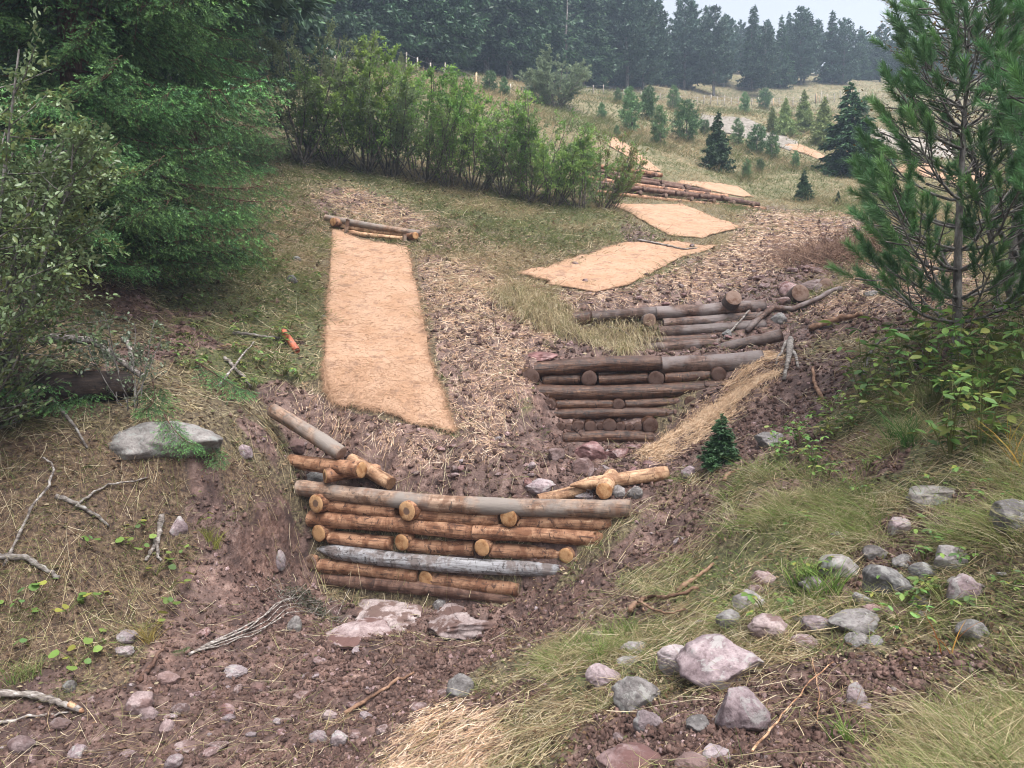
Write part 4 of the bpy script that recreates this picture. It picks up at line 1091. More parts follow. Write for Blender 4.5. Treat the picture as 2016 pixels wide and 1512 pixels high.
straw_mat = leaf_mat('straw', transl=.12, rough=.75, spec=.2, vary=0)
def lay_strands(name, P, L, W, lift, cols, mat, droop=0.0, S=3, curl=.35, flat=.12, extra=None):
    n = len(P); gx, gy = grad(P[:, 0], P[:, 1])
    a = rng.uniform(0, 2 * np.pi, n); D = np.stack([np.cos(a), np.sin(a), np.zeros(n)], -1)
    D[:, 2] = D[:, 0] * gx + D[:, 1] * gy + rng.normal(size=n) * flat
    B = rng.normal(size=(n, 3)) * curl * np.array([1, 1, .35]); B[:, 2] += B[:, 0] * gx + B[:, 1] * gy
    Pb = P - D * (L * .5)[:, None] * .8; Pb[:, 2] = np.maximum(Pb[:, 2], H(Pb[:, 0], Pb[:, 1])) + lift * rng.random(n)
    V, T, t, k = strands(Pb, D, L, W, B, S, shape=[1, 1, .9, .8][:S])
    return V, T, cols[k]
def tones(n, pal, j=.12):
    pal = np.array(pal); c = pal[rng.integers(0, len(pal), n)]
    return c * (1 + rng.uniform(-j, j, (n, 1)) * 1.6)
STRAW = [(.56, .39, .26), (.66, .49, .35), (.49, .31, .19), (.42, .29, .21), (.68, .55, .43)]
P = scatter(620000, 3.4, 30, [(straw_m, .85), (mats_m, -1.2)])
_cl = vnoise(P[:, 0] * 2.6, P[:, 1] * 2.6, 71) * .6 + vnoise(P[:, 0] * 7, P[:, 1] * 7, 72) * .4
P = P[rng.random(len(P)) < np.clip((_cl - .24) * 4.5, .18, 1)]
dist = P[:, 1]; L = rng.uniform(.05, .17, len(P)) * np.clip(dist / 11, .7, 1.6)
V, T, c = lay_strands('wood_wool', P, L, .0050 * np.clip(dist / 10, .8, 2.4), .035, tones(len(P), STRAW), straw_mat)
o = link('wood_wool', mesh('wood_wool', V, [T], straw_mat, c)); o['kind'] = 'stuff'
# thick layer of wood wool on the right flank of the middle dam: all strands combed down the slope
P = scatter(560000, 9.5, 14.5, [(thick_m, .8)], xr=.5)
P = P[rng.random(len(P)) < np.clip((vnoise(P[:, 0] * 5, P[:, 1] * 5, 55) * .6 + vnoise(P[:, 0] * 14, P[:, 1] * 14, 56) * .4 - .30) * 4, .06, 1)]; n = len(P)
_dv = ground(np.array([1290., 1520.]), np.array([900., 700.])); dv = norm(_dv[1] - _dv[0])
gx, gy = grad(P[:, 0], P[:, 1])
D = dv[None] + rng.normal(size=(n, 3)) * np.array([.75, .75, .07]); D[:, 2] = D[:, 0] * gx + D[:, 1] * gy + rng.normal(size=n) * .08
Pb = P.copy(); Pb[:, 2] += .03 + .05 * rng.random(n)
V, T, t, k = strands(Pb, D, rng.uniform(.07, .22, n), .0048, rng.normal(size=(n, 3)) * .25 * np.array([1, 1, .4]), 3, shape=[1, 1, .9])
c = tones(n, [(.52, .36, .23), (.60, .45, .32), (.42, .27, .16), (.54, .39, .26)])[k]
o = thing('wood_wool_layer', P.mean(0), 'thick slanting layer of pale wood wool on the right flank of the middle dam', 'straw mulch', data=mesh('wood_wool_layer', V - P.mean(0), [T], straw_mat, c))
# heap of straw at the bottom
q = poly_mask([[(800,1440),(880,1395),(970,1410),(985,1450),(930,1512),(800,1530)]], 2)
P = scatter(90000, 3.4, 8, [(q, .15)], xr=.5); n = len(P); hc = P.mean(0)
hh = np.exp(-((P[:, :2] - hc[:2]) ** 2).sum(1) / .18) * .10; P[:, 2] += hh * rng.random(n)
V, T, c = lay_strands('straw', P, rng.uniform(.08, .24, n), .005, .03, tones(n, STRAW), straw_mat, flat=.25)
o = thing('straw_heap', hc, 'loose heap of golden straw at the bottom edge of the muddy bed', 'straw', data=mesh('straw_heap', V - hc, [T], straw_mat, c))

# --- grass
grass_mat = leaf_mat('grass', transl=.40, rough=.6, spec=.2, vary=0)
GREEN = [(.12, .20, .042), (.16, .25, .055), (.21, .28, .075), (.095, .16, .040)]
OLIVE = [(.20, .21, .080), (.26, .25, .11), (.16, .165, .065), (.31, .28, .14)]
DRY = [(.44, .36, .22), (.54, .45, .29), (.34, .26, .15), (.60, .52, .37), (.27, .19, .11)]
BROWN = [(.19, .115, .065), (.27, .175, .105), (.35, .25, .155), (.13, .075, .045)]
def grass(name, P, pal, lmin, lmax, w, up=.8, lean=.5, down=.5, S=3, tuft=0, spread=.06):
    if tuft:
        k_ = rng.integers(0, len(P), len(P) * tuft); off = rng.normal(size=(len(k_), 2)) * spread
        Q = P[k_].copy(); Q[:, :2] += off; Q[:, 2] = H(Q[:, 0], Q[:, 1]); ct = tones(len(P), pal, .2)[k_] * .7 + tones(len(k_), pal) * .3
        D0 = np.concatenate([off / max(spread, 1e-3) * .28, np.zeros((len(off), 1))], 1); P = Q
    else: ct = tones(len(P), pal, .2); D0 = np.zeros((len(P), 3))
    n = len(P); gx, gy = grad(P[:, 0], P[:, 1])
    dn = np.stack([-gx, -gy, -(gx ** 2 + gy ** 2)], -1); dn = dn / np.maximum(1, np.linalg.norm(dn, axis=1, keepdims=True) / .75)
    sc = np.clip(P[:, 1] / 9, .75, 3.0)
    L = rng.uniform(lmin, lmax, n)
    D = D0 + rng.normal(size=(n, 3)) * lean * np.array([1, 1, .3]) + np.array([0, 0, up])
    B = dn * down * rng.uniform(.3, 1.2, (n, 1)) + norm(D * np.array([1, 1, 0.])) * rng.uniform(.1, .6, (n, 1)) - np.array([0, 0, .30]) * rng.random((n, 1))
    V, T, t, k = strands(P - np.array([0, 0, .01]), D, L, w * sc, B, S)
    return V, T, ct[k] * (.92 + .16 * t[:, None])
def grass_obj(name, *sets):
    pl = Pile()
    for s in sets: pl.add(*s)
    o = link(name, pl.mesh(name, grass_mat)); o['kind'] = 'stuff'; return o
nomud = [(mud_m, -.92), (straw_m, -.92), (mats_m, -1.6), (thick_m, -1.2)]
one = np.ones_like(mud_m)
dryfield = np.clip(one - green_m * .6 - brown_m * .7, .0, 1)
def clumped(P, f, lo, sd):
    P = P[rng.random(len(P)) > bare(P[:, 0], P[:, 1]) * .88]
    return P[rng.random(len(P)) < np.clip((vnoise(P[:, 0] * f, P[:, 1] * f, sd) - lo) * 4, 0.02, 1)]
def tussocks(masks, n, y0, y1, f, lo, sd, xr=.82):
    return clumped(scatter(n, y0, y1, masks, xr=xr), f, lo, sd)
right = poly_mask([[(1400,960),(1500,880),(1700,790),(2176,640),(2176,1080),(1700,1060),(1440,1040)]], 4)
slope = poly_mask([[(1430,950),(1560,880),(1700,860),(1700,1000),(1440,1030)]], 3)
foreR = poly_mask([[(1050,1200),(1300,1120),(1450,1040),(2176,1040),(2176,1670),(1750,1670),(1750,1500),(1800,1350),(1500,1320),(1250,1400),(1000,1460),(960,1380)]], 5)
leftS = poly_mask([[(300,480),(500,430),(650,460),(640,760),(500,770),(300,720)], [(600,330),(1100,390),(1260,470),(1000,480),(800,410),(640,370)]], 4)
MIX = GREEN + OLIVE + OLIVE + DRY
_rp = np.array(ROCKPOS); _k = np.repeat(np.arange(len(_rp)), 9); _a = rng.uniform(0, 6.28, len(_k))
RT = np.stack([_rp[_k, 0] + np.cos(_a) * _rp[_k, 2] * rng.uniform(.5, .75, len(_k)), _rp[_k, 1] + np.sin(_a) * _rp[_k, 2] * rng.uniform(.4, .75, len(_k)), _a * 0], -1); RT[:, 2] = H(RT[:, 0], RT[:, 1])
RT = RT[(zone_at(mud_m, RT) < .5)]
thatch = scatter(170000, 2.8, 26, [(one, .85), (brown_m, -.3), (mud_m, -.80), (straw_m, -.7), (mats_m, -1.6), (thick_m, -1.2)])
thatch = clumped(thatch, 1.8, .28, 61)
lay = lambda P, pal, l0, l1, w, lift: lay_strands('t', P, rng.uniform(l0, l1, len(P)), w * np.clip(P[:, 1] / 9, .75, 2.5), lift, tones(len(P), pal, .2), grass_mat, curl=.5, flat=.22)
up_dry = poly_mask([[(500,400),(660,370),(900,440),(1010,520),(960,545),(820,480),(640,450),(560,560)], [(840,520),(1000,500),(1080,560),(960,600),(880,580)]], 4)
thatch2 = clumped(scatter(160000, 12, 30, [(up_dry, .9), (mats_m, -1.6)], xr=.5), 1.6, .22, 62)
g1 = tussocks([(foreR, .9), *nomud], 5200, 2.8, 9, 1.4, .36, 81)
g2 = tussocks([(right, .95), *nomud], 7500, 4.5, 12, 1.3, .40, 82)
g3 = tussocks([(slope, .95), *nomud], 5000, 5, 11, 1.3, .36, 83)
g4 = tussocks([(leftS, .95), *nomud], 9000, 9, 34, 1.2, .32, 84)
g5 = tussocks([(brown_m, .9), (mud_m, -.8), (straw_m, -.9), (mats_m, -1.5)], 9000, 5.5, 24, 1.3, .25, 85)
g7 = tussocks([(brown_m, .8), (mud_m, -.6), (straw_m, -.9), (mats_m, -1.5)], 7000, 5.5, 24, 1.1, .38, 88)
g6 = tussocks([(one, .45), *nomud], 16000, 2.8, 26, 1.0, .42, 86)
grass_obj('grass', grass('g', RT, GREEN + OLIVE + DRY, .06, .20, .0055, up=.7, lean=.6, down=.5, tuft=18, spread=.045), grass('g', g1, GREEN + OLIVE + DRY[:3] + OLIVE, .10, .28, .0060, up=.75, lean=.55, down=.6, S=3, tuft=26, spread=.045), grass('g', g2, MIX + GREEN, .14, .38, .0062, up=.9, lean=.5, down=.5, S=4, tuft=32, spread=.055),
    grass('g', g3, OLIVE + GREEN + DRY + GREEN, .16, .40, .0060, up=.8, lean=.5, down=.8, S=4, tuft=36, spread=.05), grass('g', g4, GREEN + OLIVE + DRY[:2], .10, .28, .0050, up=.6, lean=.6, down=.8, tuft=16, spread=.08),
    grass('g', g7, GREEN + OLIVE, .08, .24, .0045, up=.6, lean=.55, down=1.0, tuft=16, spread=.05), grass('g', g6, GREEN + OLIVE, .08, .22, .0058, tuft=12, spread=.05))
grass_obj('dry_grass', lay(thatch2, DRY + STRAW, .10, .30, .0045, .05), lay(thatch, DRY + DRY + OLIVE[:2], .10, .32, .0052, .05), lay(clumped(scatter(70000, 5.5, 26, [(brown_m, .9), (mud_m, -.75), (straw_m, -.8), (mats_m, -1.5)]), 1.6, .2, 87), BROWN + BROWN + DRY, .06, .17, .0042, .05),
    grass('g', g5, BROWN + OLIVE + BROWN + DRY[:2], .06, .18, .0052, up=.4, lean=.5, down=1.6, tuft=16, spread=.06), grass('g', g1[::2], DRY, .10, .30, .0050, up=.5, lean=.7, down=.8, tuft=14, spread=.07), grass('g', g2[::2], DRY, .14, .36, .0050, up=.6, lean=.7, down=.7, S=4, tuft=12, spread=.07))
# fallen leaves and crumbs between the grass
Pl = scatter(150000, 2.8, 26, [(one, .8), (mud_m, -.9), (straw_m, -.9), (mats_m, -1.6), (thick_m, -1.2)]); n = len(Pl)
Rl = frames(rdir(n) * [1, 1, .3], np.array([0, 0, 1.]) + rng.normal(size=(n, 3)) * .45); tvl = np.array([(0, 0, 0), (.4, .28, .10), (1, 0, .05), (.45, -.25, .12)])
V, T = inst(tvl, np.array([(0, 2, 1), (0, 3, 2)]), Pl + [0, 0, .012], Rl, rng.uniform(.025, .075, n) * np.clip(Pl[:, 1] / 9, .7, 2))
o = link('leaf_litter', mesh('leaf_litter', V, [T], grass_mat, np.repeat(tones(n, [(.10, .060, .036), (.17, .105, .062), (.26, .185, .11), (.065, .042, .028), (.12, .12, .05), (.36, .29, .19)], .2), 4, 0))); o['kind'] = 'stuff'
# the far slopes
Pf = scatter(150000, 14, 48, [(one, .8), *nomud]); Pf2 = scatter(60000, 40, 112, [(one, .9), (mats_m, -1.2)], xr=.75)
nf = vnoise(Pf[:, 0] * .35, Pf[:, 1] * .35, 91) + fbm(Pf[:, 0] * 1.5, Pf[:, 1] * 1.5, 92) * .6
nf2 = vnoise(Pf2[:, 0] * .22, Pf2[:, 1] * .22, 93) + fbm(Pf2[:, 0], Pf2[:, 1], 94) * .6
FG = [(.13, .155, .055), (.17, .18, .075), (.11, .13, .048)]
FD = [(.34, .26, .145), (.40, .32, .19), (.27, .205, .115), (.25, .215, .115)]
grass_obj('hill_grass', grass('g', Pf[nf > .5], FG, .12, .32, .006, lean=.5, down=.5, tuft=2, spread=.15), grass('g', Pf[nf <= .5], FD, .12, .36, .006, lean=.5, down=.6, tuft=2, spread=.15),
    grass('g', Pf2[nf2 > .52], FG, .2, .5, .014, tuft=2, spread=.3), grass('g', Pf2[nf2 <= .52], FD, .2, .55, .014, tuft=2, spread=.3))
# long dead grass hanging over the edge left of the upper dam
hang = poly_mask([[(960,575),(1010,560),(1090,590),(1130,620),(1110,650),(1060,640),(1000,600)], [(1120,650),(1180,635),(1290,630),(1295,665),(1230,690),(1150,670)]], 1)
Ph = scatter(160000, 12, 18, [(hang, 1.0)], xr=.4); n = len(Ph)
gx, gy = grad(Ph[:, 0], Ph[:, 1]); dn = np.stack([-gx, -gy, gx * 0], -1); dn = norm(dn + np.array([-.1, -.5, 0]))
D = dn * .7 + np.array([0, 0, .6]) + rng.normal(size=(n, 3)) * .28
B = dn * .2 + np.array([0, 0, -1.0]) * rng.uniform(.5, 1.2, (n, 1)) + rng.normal(size=(n, 3)) * .1
V, T, t, k = strands(Ph, D, rng.uniform(.3, .65, n), .009, B, 5)
c = tones(n, DRY + DRY[:4] + OLIVE[:2], .2)[k]
o = link('overhanging_grass', mesh('overhanging_grass', V, [T], grass_mat, c)); o['kind'] = 'stuff'
# ------------------------------------------------------------------ trees and bushes
bark_red = simple_mat('spruce_bark', [(.3, (.045, .022, .016)), (.5, (.10, .048, .034)), (.72, (.17, .10, .075))], 5, 8, .9, .9, .03, 18, (3, 3, .8))
bark_grey = simple_mat('grey_bark_skin', [(.3, (.07, .062, .058)), (.5, (.15, .135, .125)), (.72, (.27, .25, .235))], 7, 8, .9, .8, .02, 25, (2, 2, .7))
bark_bush = simple_mat('willow_bark', [(.3, (.045, .036, .030)), (.5, (.095, .078, .064)), (.72, (.17, .145, .12))], 8, 5, .9, .4, .01, 30)
dead_wood = simple_mat('dead_wood', [(.28, (.055, .045, .040)), (.48, (.16, .135, .12)), (.62, (.26, .235, .215)), (.76, (.38, .36, .34))], 9, 8, .9, .7, .01, 40, (1, 3, 3))
root_wood = simple_mat('raw_root', [(.3, (.075, .040, .026)), (.5, (.17, .095, .060)), (.72, (.30, .19, .13))], 9, 7, .85, .6, .01, 40)
spruce_leaf = leaf_mat('spruce_needles', transl=.10, rough=.5, spec=.25)
pine_leaf = leaf_mat('pine_needles', transl=.12, rough=.45, spec=.3)
bush_leaf = leaf_mat('willow_leaves', transl=.42, rough=.45, spec=.35)
grey_leaf = leaf_mat('grey_willow_leaves', transl=.22, rough=.38, spec=.45, back=(1.3, 1.2, 1.35))
herb_leaf = leaf_mat('herb_leaves', transl=.30, rough=.5, spec=.3)

def tri_needles(P, D, L, W):
    """one flat triangle per needle"""
    n = len(P); s = norm(np.cross(D, rdir(n))) * (np.broadcast_to(W, (n,)) * .5)[:, None]
    V = np.stack([P - s, P + s, P + D * np.broadcast_to(L, (n,))[:, None]], 1).reshape(-1, 3)
    return V, np.arange(3 * n).reshape(-1, 3)

# ---- Norway spruce boughs seen close
def twig_template(nn=26):
    """a needle clad twig of length 1 along +X"""
    x = rng.uniform(0, 1, nn); a = rng.uniform(0, 2 * np.pi, nn)
    P = np.stack([x, x * 0, x * 0], -1); D = norm(np.stack([np.full(nn, .75), np.cos(a), np.sin(a) * .8 + .15], -1))
    V, T = tri_needles(P, D, .17 * rng.uniform(.8, 1.15, nn), .042)
    V2, T2 = tri_needles(np.array([[1., 0, 0]] * 5), norm(np.stack([np.ones(5), rng.normal(size=5) * .4, rng.normal(size=5) * .4], -1)), .14, .042)
    V = np.concatenate([V, V2]); T = np.concatenate([T, T2 + 3 * nn])
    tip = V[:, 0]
    return V, T, tip
TW = [twig_template(30) for _ in range(6)]
def spruce_bough(L, seed, hang=.5, dens=1.0):
    r = np.random.default_rng(seed); pl = Pile(); wood = Pile()
    n = 14; t = np.linspace(0, 1, n)
    main = np.stack([L * t, L * .05 * np.sin(t * 3 + seed), L * (-.16 * t - .22 * t ** 2 + .30 * t ** 3.2)], -1)
    wood.add(*tube(main, .022 * L / 2.5 * (1 - t * .88), 6), (1, 1, 1))
    bl = []
    nb = int(L * 22 * dens)
    for k in range(nb):
        tt = .10 + .90 * (k + r.random()) / nb; s = 1 if k % 2 else -1
        b = np.array([np.interp(tt, t, main[:, j]) for j in range(3)])
        ln = (.16 + .62 * (1 - tt) ** .75) * r.uniform(.6, 1.1) * (L / 2.6) ** .5
        ang = r.uniform(.55, 1.0) * s; m = 8; u = np.linspace(0, 1, m)
        d = np.array([math.cos(ang), math.sin(ang), 0])
        q = b + d * (ln * u)[:, None] + np.array([0, 0, 1.]) * (ln * (-.15 * u - hang * u ** 2 * r.uniform(.4, 1.2) + .25 * u ** 4))[:, None]
        if k % 2 == 0: wood.add(*tube(q, .005 * (1 - u * .6), 3, False), (1, 1, 1))
        bl.append(q)
        nt_ = max(3, int(ln / .065))
        for j in range(nt_):
            uu = (j + r.random()) / nt_; p = np.array([np.interp(uu, u, q[:, i]) for i in range(3)])
            ss = 1 if j % 2 else -1; a2 = ang + ss * r.uniform(.4, 1.0)
            dd = np.array([math.cos(a2), math.sin(a2), -r.uniform(.05, .9) * hang])
            pl.v.append((p, dd, (.13 + .10 * (1 - uu)) * r.uniform(.7, 1.25), tt))
        pl.v.append((q[-1], q[-1] - q[-2], .12, tt))
    P = np.array([a[0] for a in pl.v]); D = np.array([a[1] for a in pl.v]); S = np.array([a[2] for a in pl.v]); out = Pile()
    which = r.integers(0, len(TW), len(P)); R = frames(D, np.tile([0, 0, 1.], (len(P), 1)) + r.normal(size=(len(P), 3)) * .2)
    for w_, (tv, tf, tip) in enumerate(TW):
        s = which == w_; V, T = inst(tv, tf, P[s], R[s], S[s])
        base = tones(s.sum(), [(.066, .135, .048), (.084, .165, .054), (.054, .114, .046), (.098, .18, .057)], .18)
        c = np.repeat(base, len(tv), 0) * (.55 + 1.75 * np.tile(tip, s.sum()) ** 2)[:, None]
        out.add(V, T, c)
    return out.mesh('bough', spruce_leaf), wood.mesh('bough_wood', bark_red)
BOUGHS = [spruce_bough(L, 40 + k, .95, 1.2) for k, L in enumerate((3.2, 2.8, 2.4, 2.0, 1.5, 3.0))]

def near_spruce(loc, h, rad, label, zs, seed, spin=0, mn=.35, lo=2.6):
    r = np.random.default_rng(seed); o = thing('spruce_tree', loc, label, 'tree')
    z = np.linspace(-.4, h, 30); tr = np.stack([.05 * np.sin(z * .7 + seed), .05 * np.cos(z * .5), z], -1)
    V, T = tube(tr, rad * (1 - z / h * .9) * (1 + .5 * np.exp(-np.maximum(z + .2, 0) * 3)), 14)
    link('trunk', mesh('trunk', V, [T], bark_red, None, True), o)
    for (zz, az, k, sc, pitch) in zs:
        b, w = BOUGHS[k]
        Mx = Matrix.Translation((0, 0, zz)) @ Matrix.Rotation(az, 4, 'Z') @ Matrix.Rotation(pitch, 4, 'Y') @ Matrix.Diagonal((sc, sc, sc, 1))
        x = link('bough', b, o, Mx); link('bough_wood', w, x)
    return o
def bough_list(z0, z1, dz, L0, L1, seed, az0=0, az1=2 * math.pi, per=5):
    r = np.random.default_rng(seed); out = []; z = z0
    while z < z1:
        f = (z - z0) / (z1 - z0); want = L0 * (1 - f) + L1 * f
        for _ in range(per):
            k = int(r.integers(0, len(BOUGHS))); Lk = (3.2, 2.8, 2.4, 2.0, 1.5, 3.0)[k]
            out.append((z + r.uniform(-.15, .15), r.uniform(az0, az1), k, want / Lk * r.uniform(.8, 1.12), r.uniform(-.05, .22)))
        z += dz
    return out
p = ground(np.array([152.]), np.array([530.]))[0]
near_spruce(p, 13, .21, 'big dark spruce with a red brown trunk and drooping boughs at the left', bough_list(.55, 1.5, .3, 2.3, 2.9, 5, -1.0, .9, 3) + bough_list(1.3, 5.6, .48, 3.25, 2.9, 6, -2.3, 1.2, 5) + bough_list(5.8, 10, .7, 2.6, 1.6, 7, -3, 3, 2), 1)
near_spruce((-9.5, 17.0, H(-9.5, 17.0)), 15, .22, 'second dark spruce standing close behind the big left spruce', bough_list(1.5, 10, .42, 3.1, 2.2, 9, -2.8, 1.0, 5), 4)
near_spruce((-10.5, 11.0, H(-10.5, 11.0)), 14, .22, 'dark spruce at the left picture edge behind the grey leaved shrub', bough_list(.8, 9, .45, 3.0, 2.2, 12, -1.8, 1.8, 4), 7)
near_spruce((-9.0, 22.0, H(-9.0, 22.0)), 12, .18, 'spruce behind the left group, its boughs touching the willow bushes', bough_list(.6, 8, .42, 2.4, 1.5, 15, -3.1, 1.2, 5), 8)

# ---- stone pine seen close: shoots clad with long soft needles in tufts
def shoot_template(nn, long=.42, w=.016):
    x = rng.random(nn) ** .7; a = rng.uniform(0, 2 * np.pi, nn)
    f = .55 + .85 * x
    P = np.stack([x, x * 0, x * 0], -1); D = norm(np.stack([f + rng.normal(size=nn) * .12, np.cos(a) * .75, np.sin(a) * .75], -1))
    V, T, t, k = strands(P, D, long * rng.uniform(.75, 1.15, nn), w, rng.normal(size=(nn, 3)) * .10 - np.array([0, 0, .10]), 2)
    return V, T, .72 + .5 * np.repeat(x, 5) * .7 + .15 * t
def pine_mesh(h, seed, whorl, per, reach, shoot, nn, w, pal, lift=.55, wood_r=.035, crown0=.12, bias=None):
    r = np.random.default_rng(seed); ST = [shoot_template(nn, w=w) for _ in range(4)]
    Ps, Ds, Ss = [], [], []; wood = Pile()
    z = h * crown0
    while z < h * .97:
        f = (z - h * crown0) / (h * (1 - crown0))
        rl = reach * (1 - f) ** .8 * (1 if f > .10 else .75 + 2.5 * f) + .10
        a0 = r.uniform(0, 6.28)
        for k in range(per):
            az = a0 + k * 2 * np.pi / per + r.uniform(-.35, .35); ln = rl * r.uniform(.7, 1.15)
            if bias is not None: ln *= bias(az)
            m = 9; u = np.linspace(0, 1, m); d = np.array([math.cos(az), math.sin(az), 0])
            q = np.array([0, 0, z]) + d * (ln * u)[:, None] + np.array([0, 0, 1.]) * (ln * (lift * (.08 + .6 * f) * u + lift * .75 * u ** 2.2))[:, None]
            q[1:] += np.cumsum(r.normal(size=(m - 1, 3)) * .012 * ln, 0)
            wood.add(*tube(q, wood_r * .34 * (ln / reach) ** .5 * (1 - u * .65) + .002, 5, False))
            ns = max(3, int(ln / shoot * 2.9))
            Ps.append(q[-1]); Ds.append(q[-1] - q[-2]); Ss.append(shoot * r.uniform(.9, 1.2))
            for j in range(ns):
                uu = .30 + .66 * (j + r.random()) / ns; b = np.array([np.interp(uu, u, q[:, i]) for i in range(3)])
                sg = 1 if j % 2 else -1; aa = az + sg * r.uniform(.35, 1.0)
                sl = shoot * r.uniform(.4, 1.6) * (1.3 - .5 * uu); dd = np.array([math.cos(aa), math.sin(aa), r.uniform(.1, .9)]); dd /= np.linalg.norm(dd)
                e = b + dd * sl
                wood.add(*tube(np.stack([b, (b + e) / 2 - [0, 0, .02 * sl], e]), .004 + wood_r * .06, 4, False))
                Ps.append(e); Ds.append(dd + [0, 0, .5]); Ss.append(shoot * r.uniform(.65, 1.05))
        z += whorl * r.uniform(.75, 1.2) * (1 - .35 * f)
    Ps.append(np.array([0, 0, h * .98])); Ds.append(np.array([0, 0, 1.])); Ss.append(shoot * 1.3)
    P, D, S = np.array(Ps), np.array(Ds), np.array(Ss); out = Pile()
    wh = r.integers(0, 4, len(P)); R = frames(D, rdir(len(P)))
    for k, (tv, tf, sh) in enumerate(ST):
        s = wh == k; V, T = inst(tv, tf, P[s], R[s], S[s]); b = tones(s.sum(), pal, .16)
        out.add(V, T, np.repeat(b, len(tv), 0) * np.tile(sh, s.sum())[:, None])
    zt = np.linspace(-.25, h * .97, 22); tr = np.stack([.02 * h * np.sin(zt * 1.3 / h * 4 + seed) * .3, zt * 0, zt], -1)
    tv, tf = tube(tr, wood_r * (1 - .88 * np.maximum(zt, 0) / h) * (1 + .35 * np.exp(-np.maximum(zt, 0) * 5)), 12)
    tw = Pile(); tw.add(tv, tf)
    return out, wood, tw
PINE = [(.11, .235, .085), (.092, .20, .078), (.145, .275, .095), (.11, .225, .095)]
def pine_thing(loc, label, h, seed, leafm, barkm, group=None, **kw):
    nd, wd, tr = pine_mesh(h, seed, **kw)
    o = thing('pine_tree', loc, label, 'tree', group)
    tr.add(np.concatenate(wd.v), np.concatenate(wd.f)); link('trunk', tr.mesh('trunk', barkm, True), o)
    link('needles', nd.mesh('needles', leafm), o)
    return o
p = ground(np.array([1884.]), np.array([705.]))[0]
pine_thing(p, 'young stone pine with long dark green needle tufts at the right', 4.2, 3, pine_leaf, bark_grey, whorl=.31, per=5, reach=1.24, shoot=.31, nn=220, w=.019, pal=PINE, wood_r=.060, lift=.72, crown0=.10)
p2 = ground(np.array([2370.]), np.array([690.]))[0]
pine_thing(p2, 'second stone pine reaching in from beyond the right picture edge', 4.9, 8, pine_leaf, bark_grey, whorl=.32, per=5, reach=1.6, shoot=.30, nn=180, w=.018, pal=PINE, wood_r=.065, lift=.7, crown0=.08)

p3 = ground(np.array([2000.]), np.array([565.]))[0]
pine_thing(p3, 'tall dark pine behind the young stone pine, its bare limbs in the top right corner', 7.5, 12, pine_leaf, bark_grey, whorl=.50, per=5, reach=2.4, shoot=.24, nn=60, w=.016, pal=[(.07, .12, .05), (.055, .10, .045), (.09, .13, .05)], wood_r=.11, lift=.30, crown0=.52)
